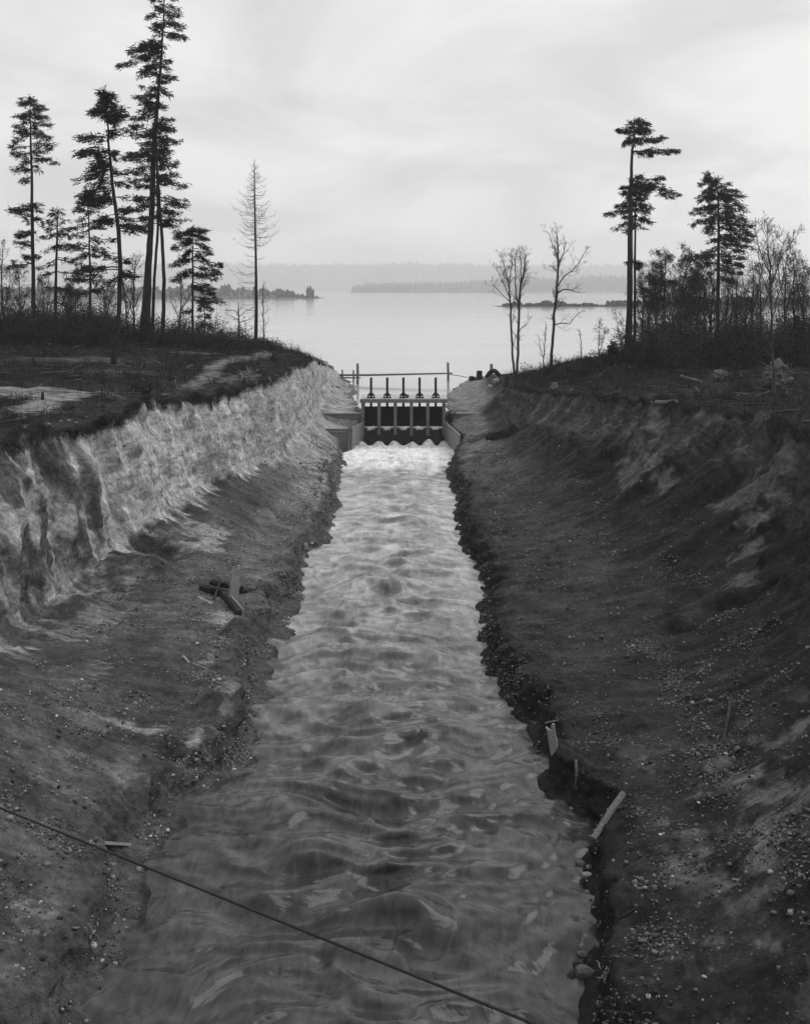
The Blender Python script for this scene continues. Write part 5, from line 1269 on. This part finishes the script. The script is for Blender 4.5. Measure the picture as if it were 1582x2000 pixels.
# right bank
lay("leaning_pole", (1160, 1652), (1217, 1580), 13, 14, "pale log leaning up the right bank from the water", "log", 'drift', lift=.15, up1=.25)
stand_up("stake", 1125, 1530, 1488, 6, "short upright stake at the edge of the right bench", "stake", 'drift')
stand_up("split_stump", 1084, 1462, 1422, 17, "pale splintered board standing on the lip of the right bank", "board", 'drift_pale', -9, True, .12)
lay("broken_board", (1066, 1420), (1084, 1416), 5, 4, "short pale board lying on top of the splintered board", "board", 'drift_pale', flat=3, lift=.15)
boulder("pale_stone", 1145, 1711, 20, "pale oblong stone at the right waterline below the leaning log", "stone", 'stone_pale', (1.2, .7, .55), 13)
boulder("pale_stone", 1148, 1694, 9, "small pale round stone above the oblong stone at the right waterline", "stone", 'stone_pale', (1, 1, .8), 14)
for k, (x, y, w) in enumerate([(1133, 1690, 18), (1140, 1722, 16), (1122, 1790, 20), (1135, 1782, 14), (1108, 1806, 22), (1120, 1815, 16), (1134, 1818, 20), (1130, 1846, 24), (1117, 1862, 24), (1138, 1866, 20), (1108, 1882, 34), (1128, 1890, 26), (1142, 1902, 38), (1120, 1910, 28), (1136, 1770, 14), (1145, 1745, 14)]):
    boulder("shore_stone", x, y, w, ["dark wet stone in the cluster at the right waterline near the bottom"][0], "stone", 'rotten' if k % 3 else 'stone', (1.2, 1, .7), 500 + k, "dark stones along the right waterline")
rootwad("driftwood_root", 1180, 1915, 50, 30, "pale forked driftwood root at the bottom right beside the stones", 'drift_pale', 21, 8, False)
lay("dead_branch", (1206, 1796), (1252, 1768), 3.5, 2.5, "thin dark branch bent on the lower right slope", "branch", 'rotten')
lay("dead_branch", (1196, 1850), (1222, 1832), 3.5, 2.5, "thin pale branch on the lower right slope above the driftwood root", "branch", 'drift_pale')
lay("dead_branch", (1176, 1838), (1192, 1880), 4, 3, "thin grey branch running down towards the driftwood root", "branch", 'drift')
lay("hanging_root", (1428, 1368), (1412, 1450), 8, 5, "dark root exposed down the right scree slope", "root", 'rotten')
boulder("pale_stone", 1197, 1682, 7, "small white stone alone on the right slope right of the leaning log", "stone", 'stone_pale', (1, 1, .8), 23)
boulder("pale_stone", 1365, 1765, 6, "small white stone on the lower right slope", "stone", 'stone_pale', (1, 1, .8), 24)
# far right bench
lay("charred_log", (950, 858), (998, 850), 12, 24, "charred log with a blunt end lying at the foot of the far right slope", "log", 'rotten', sides=12, wob=.25)
lay("charred_branch", (992, 846), (982, 826), 6, 4, "charred branch sticking up from the charred log on the far right bench", "branch", 'rotten', up1=.8, up0=.6)
boulder("pale_stone", 955, 868, 12, "white boulder in front of the charred log on the far right bench", "stone", 'stone_pale', (.8, .8, 1.1), 32)
boulder("pale_stone", 909, 862, 6, "small pale stone on the far right bench left of the white boulder", "stone", 'stone_pale', (1, 1, .7), 33)
boulder("pale_stone", 907, 844, 5, "tiny pale stone on the far right bench near the wing wall", "stone", 'stone_pale', (.7, 1, 1.2), 34)
stump("stump", 936, 742, 724, 12, "dark sawn stump with a broken side on the right shore beside the short thick pile", seed=3, roots=6)
stump("stump", 990, 752, 735, 9, "short dark stump below the twin stemmed cottonwood", seed=4)
m = MB(); a = hit(963, 748); pts = [a + Vector((-.9 + 1.9 * t, 0, .3 + 1.3 * math.sin(math.pi * min(1, t * .8 + .1)))) for t in np.linspace(0, 1, 8)]
m.tube(pts, [.22, .3, .32, .32, .32, .3, .28, .2], 8, wob=.08); tag(m.build("arched_log", M['rotten']), "dark arched log over pale stones right of the short thick pile", "log")
boulder("pale_stone", 969, 748, 18, "white boulder under the dark arched log on the right shore", "stone", 'stone_pale', (1, 1, .8), 36)
boulder("pale_stone", 958, 757, 14, "pale boulder on the slope below the dark arched log", "stone", 'stone_pale', (1, 1, .7), 37)
rootwad("root_mound", 922, 744, 26, 10, "low tangle of roots at the right shore left of the dark sawn stump", 'rotten', 38, 20)
rootwad("root_mound", 1064, 733, 22, 16, "small dark upturned root at the foot of the crooked cottonwood", 'rotten', 39, 20)
# right plateau
rootwad("upturned_roots", 1405, 744, 70, 26, "grey upturned root mass in front of the right thicket", 'drift', 41, 40, thin=.4, fat=.8)
rootwad("upturned_roots", 1520, 758, 74, 54, "large pale upturned root wad at the right edge behind the pale alder", 'soil_root', 42, 70, thin=.32, fat=1.15)
lay("fallen_log", (1330, 738), (1372, 748), 7, 5, "grey log lying on the brush at the foot of the right thicket", "log", 'drift')
lay("fallen_log", (1272, 789), (1322, 786), 9, 7, "dark log lying along the edge of the right cliff", "log", 'drift')
rootwad("root_mound", 1252, 784, 20, 12, "dark root clump at the left end of the log on the right cliff edge", 'rotten', 43, 20)
stump("stump", 1083, 757, 747, 12, "low flat stump on the top of the right bank", seed=6, mat='drift')
# left plateau
stump("stump", 536, 702, 686, 9, "dark upright stump at the end of the sand path on the left bank", seed=7)
rootwad("root_mound", 484, 752, 66, 30, "heap of tangled roots and branches beside the sand path on the left bank", 'drift', 44, 50)
rootwad("root_mound", 286, 772, 30, 26, "dark snag of roots on the lip of the left cliff", 'rotten', 45, 26)
lay("fallen_log", (468, 719), (500, 713), 6, 4, "dark log lying beside the sand path on the left bank", "log", 'rotten')
lay("fallen_log", (362, 722), (378, 712), 5, 3, "grey branch lying in the brush above the sand path", "log", 'drift')
lay("fallen_log", (205, 691), (222, 690), 5, 4, "dark log lying in the brush behind the leaning fir", "log", 'rotten')
stump("stump", 76, 648, 630, 13, "dark stump beside the foot of the far left fir", seed=8)
stump("stump", 84, 782, 766, 6, "small dark stub standing in the pale sand on the left bank", seed=9, roots=2)
lay("dead_branch", (598, 700), (640, 716), 4, 3, "long thin branch on the lip of the left bank near the lake", "branch", 'drift', up0=.3, up1=.5)
lay("dead_branch", (612, 698), (652, 722), 5, 3, "grey pole lying on the lip of the left bank near the lake", "branch", 'drift')
lay("dead_branch", (622, 712), (650, 716), 9, 6, "dark driftwood log at the lake end of the left bank", "log", 'rotten')
lay("dead_branch", (648, 756), (664, 757), 3, 2, "thin stick lying on the sand slope above the headgate on the left", "stick", 'rotten')
for k, (x, y, w) in enumerate([(96, 829, 7), (120, 823, 6), (136, 822, 8), (150, 826, 6), (170, 815, 5)]):
    boulder("pale_stone", x, y, w, "white pebble scattered on the turf at the lip of the left cliff", "stone", 'stone_pale', (1.3, 1, .6), 600 + k, "white pebbles on the left cliff lip", 1)
for k, (x, y, w) in enumerate([(244, 872, 6), (148, 925, 7), (418, 905, 5), (421, 918, 4), (431, 938, 4)]):
    boulder("dark_stone", x, y, w, ["dark stone stuck in the face of the left cliff under the turf corner", "dark stone stuck in the left cliff near the picture edge", "dark stone in the middle of the pale left cliff", "smaller dark stone just under another in the pale left cliff", "lowest dark stone in the middle of the pale left cliff"][k], "stone", 'rotten', (1, 1, .8), 620 + k, None, 1)

# ------------------------------------------------------------------ far shores, woods and hills
def ridge_land(name, pts, depth, mat, kind='structure', label=None):
    """land rising behind a shoreline; pts: (x, y, height)"""
    P = []
    for (x, y, h) in pts:
        P.append([(x, y, LAKE - .8), (x, y + depth * .05, LAKE + .15 * h + .2), (x, y + depth * .25, LAKE + .6 * h), (x, y + depth * .6, LAKE + h), (x, y + depth, LAKE + h * .6), (x, y + depth * 1.1, LAKE - .8)])
    o = grid_mesh(name, np.array(P), mat, None, True)
    return tag(o, kind=kind)
def cone_woods(name, spots, mat, label, seed, cat="woods"):
    """spots: (x, y, z, height, width); each a ragged conifer or a rounded tree"""
    r = np.random.default_rng(seed); V, F = [], []; b0 = 0
    for (x, y, z, h, w, rnd) in spots:
        k = 7; lay_ = 4 if not rnd else 5
        for li in range(lay_):
            t = li / (lay_ - 1)
            rad = w * ((1 - t) ** .9 * .5 + .02) if not rnd else w * .5 * math.sin(math.pi * (0.12 + .86 * t)) ** .7
            zz = z + h * (.06 + .94 * t)
            for j in range(k):
                a = 2 * math.pi * j / k + li; q = rad * r.uniform(.65, 1.3)
                V.append((x + math.cos(a) * q, y + math.sin(a) * q, zz + r.normal() * .04 * h))
        for li in range(lay_ - 1):
            for j in range(k): F.append((b0 + li * k + j, b0 + li * k + (j + 1) % k, b0 + (li + 1) * k + (j + 1) % k, b0 + (li + 1) * k + j))
        F.append(tuple(b0 + (lay_ - 1) * k + j for j in range(k)))
        b0 += k * lay_
    me = bpy.data.meshes.new(name); me.from_pydata(V, [], F); me.materials.append(mat); me.update()
    o = bpy.data.objects.new(name, me); COL.objects.link(o)
    return tag(o, label, cat, None, 'stuff')
def far(px, Y): return (px - CX) / F_PX * Y
rr = np.random.default_rng(99)
# left spit, 1.6 km off
Ys = 1560.0
xs_ = np.linspace(far(-260, Ys), far(612, Ys), 60)
hh = np.interp(xs_, [far(-260, Ys), far(380, Ys), far(470, Ys), far(540, Ys), far(575, Ys), far(612, Ys)], [16, 15, 13, 9, 4, .3]) * (1 + .15 * rr.normal(size=60))
ridge_land("spit", list(zip(xs_, Ys + 25 * np.sin(xs_ / 60), np.maximum(hh, .2))), 260, M['shore'])
sp = []
for k in range(520):
    x = rr.uniform(far(-260, Ys), far(606, Ys)); px_ = x / Ys * F_PX + CX; d = rr.uniform(15, 170)
    base = LAKE + float(np.interp(x, xs_, hh)) * min(1, d / 130) * .8
    h = rr.uniform(4, 9) * (1.25 if rr.random() < .15 else 1) * (1 if px_ < 560 else .8)
    if rr.random() < .05 and px_ < 560: h *= 1.5
    if 590 < px_: h *= .7
    sp.append((x, Ys + d, base - 1, h, h * rr.uniform(.5, 1.1), rr.random() < .75))
for (px_, h, w) in ((602, 20, 7), (596, 19, 6), (607, 16, 6), (536, 16, 9), (548, 14, 8), (556, 15, 9), (566, 13, 7), (344, 30, 12), (336, 20, 16), (490, 20, 9), (58, 38, 13), (78, 34, 12), (66, 20, 9)):
    sp.append((far(px_, Ys), Ys + 40, LAKE + .3, h, w, h < 25))
cone_woods("shore_woods", sp, M['forest'], "far wooded point of land beyond the left firs", 1)
# islet of bushes on the right
Yi = 850.0
xs_ = np.linspace(far(975, Yi), far(1680, Yi), 46)
hi = np.interp(xs_, [far(975, Yi), far(1000, Yi), far(1205, Yi), far(1230, Yi), far(1680, Yi)], [.1, .25, .25, .3, 3.0])
ridge_land("islet", list(zip(xs_, Yi + 5 * np.sin(xs_ / 9), hi)), 60, M['shore'])
sp = []
for k in range(240):
    px_ = rr.uniform(984, 1210); h = rr.uniform(2.4, 4.4) + 1.6 * math.exp(-((px_ - 1092) / 22) ** 2) + .6 * math.exp(-((px_ - 1055) / 20) ** 2)
    if px_ > 1120: h *= .8
    h *= .55 + .5 * abs(math.sin(px_ * .11) * math.sin(px_ * .047 + 1))
    sp.append((far(px_, Yi), Yi + rr.uniform(5, 30), LAKE + .2, h, h * rr.uniform(.5, .9), True))
for k in range(500):
    px_ = rr.uniform(1205, 1680); h = rr.uniform(2.5, 5) * (1 + .8 * (px_ > 1290) * rr.random())
    sp.append((far(px_, Yi), Yi + rr.uniform(5, 50), LAKE + .2 + (px_ - 1205) / 300, h, h * rr.uniform(.6, 1.1), rr.random() < .8))
cone_woods("islet_bushes", sp, M['forest'], "low bushy islet in the lake behind the right cottonwoods", 2)
# wooded peninsula about five kilometres off
Yp = 4700.0
xs_ = np.linspace(far(681, Yp), far(1800, Yp), 90)
hp = np.interp(xs_, [far(681, Yp), far(700, Yp), far(780, Yp), far(900, Yp), far(1000, Yp), far(1200, Yp), far(1800, Yp)], [2, 20, 24, 30, 46, 62, 66]) * (1 + .06 * rr.normal(size=90))
ridge_land("peninsula", list(zip(xs_, Yp + 60 * np.sin(xs_ / 300), hp)), 1500, M['hill'])
sp = []
for k in range(3600):
    x = rr.uniform(far(684, Yp), far(1700, Yp)); d = rr.uniform(20, 950) ** 1.0
    base = LAKE + float(np.interp(x, xs_, hp)) * float(np.interp(d, [0, 75, 375, 900], [.1, .15, .6, 1.0]))
    h = rr.uniform(20, 40)
    sp.append((x, Yp + d + 30, base - 3, h, h * rr.uniform(.3, .55), False))
cone_woods("peninsula_forest", sp, M['forest'], "dense conifer forest on the far peninsula across the lake", 3)
Yh = 8200.0
xs_ = np.linspace(far(-500, Yh), far(2100, Yh), 420)
pxs = xs_ / Yh * F_PX + CX
top = np.interp(pxs, [-500, 300, 440, 560, 700, 860, 1000, 1100, 1300, 2100], [516, 512, 515, 516, 514.5, 513, 517, 517, 516, 514])
hh = (CY - top) / F_PX * (Yh + 1200) + CAM_Z - LAKE - 14 + 8 * perlin(pxs / 60, .3) + 5 * perlin(pxs / 9, 2.2)
ridge_land("hills", list(zip(xs_, Yh + 0 * xs_, hh)), 2000, M['hill'])
sp = []
for k in range(5200):
    x = rr.uniform(far(-300, Yh), far(1900, Yh)); d = rr.uniform(50, 1250)
    base = LAKE + float(np.interp(x, xs_, hh)) * float(np.interp(d, [0, 100, 500, 1200], [.1, .15, .6, 1.0]))
    h = rr.uniform(14, 34); sp.append((x, Yh + d, base - 3, h, h * rr.uniform(.4, .8), rr.random() < .3))
cone_woods("hill_forest", sp, M['forest'], "forested hills along the far side of the lake", 4)

# ------------------------------------------------------------------ haze: one closed box of even air
def haze():
    m = bpy.data.materials.new("haze"); m.use_nodes = True; t = m.node_tree; t.nodes.clear()
    out = N(t, 'ShaderNodeOutputMaterial'); v = N(t, 'ShaderNodeVolumePrincipled')
    v.inputs['Color'].default_value = grey(0.995); v.inputs['Density'].default_value = HAZE; v.inputs['Anisotropy'].default_value = 0.45
    t.links.new(v.outputs[0], out.inputs['Volume'])
    mb = MB(); mb.box((0, 6200, 150), (19000, 13000, 306))
    o = mb.build("haze", m)
    return tag(o, "pale even haze over the lake thickening towards the far hills", "haze", None, 'stuff')
HAZE = 1.9e-4
haze()
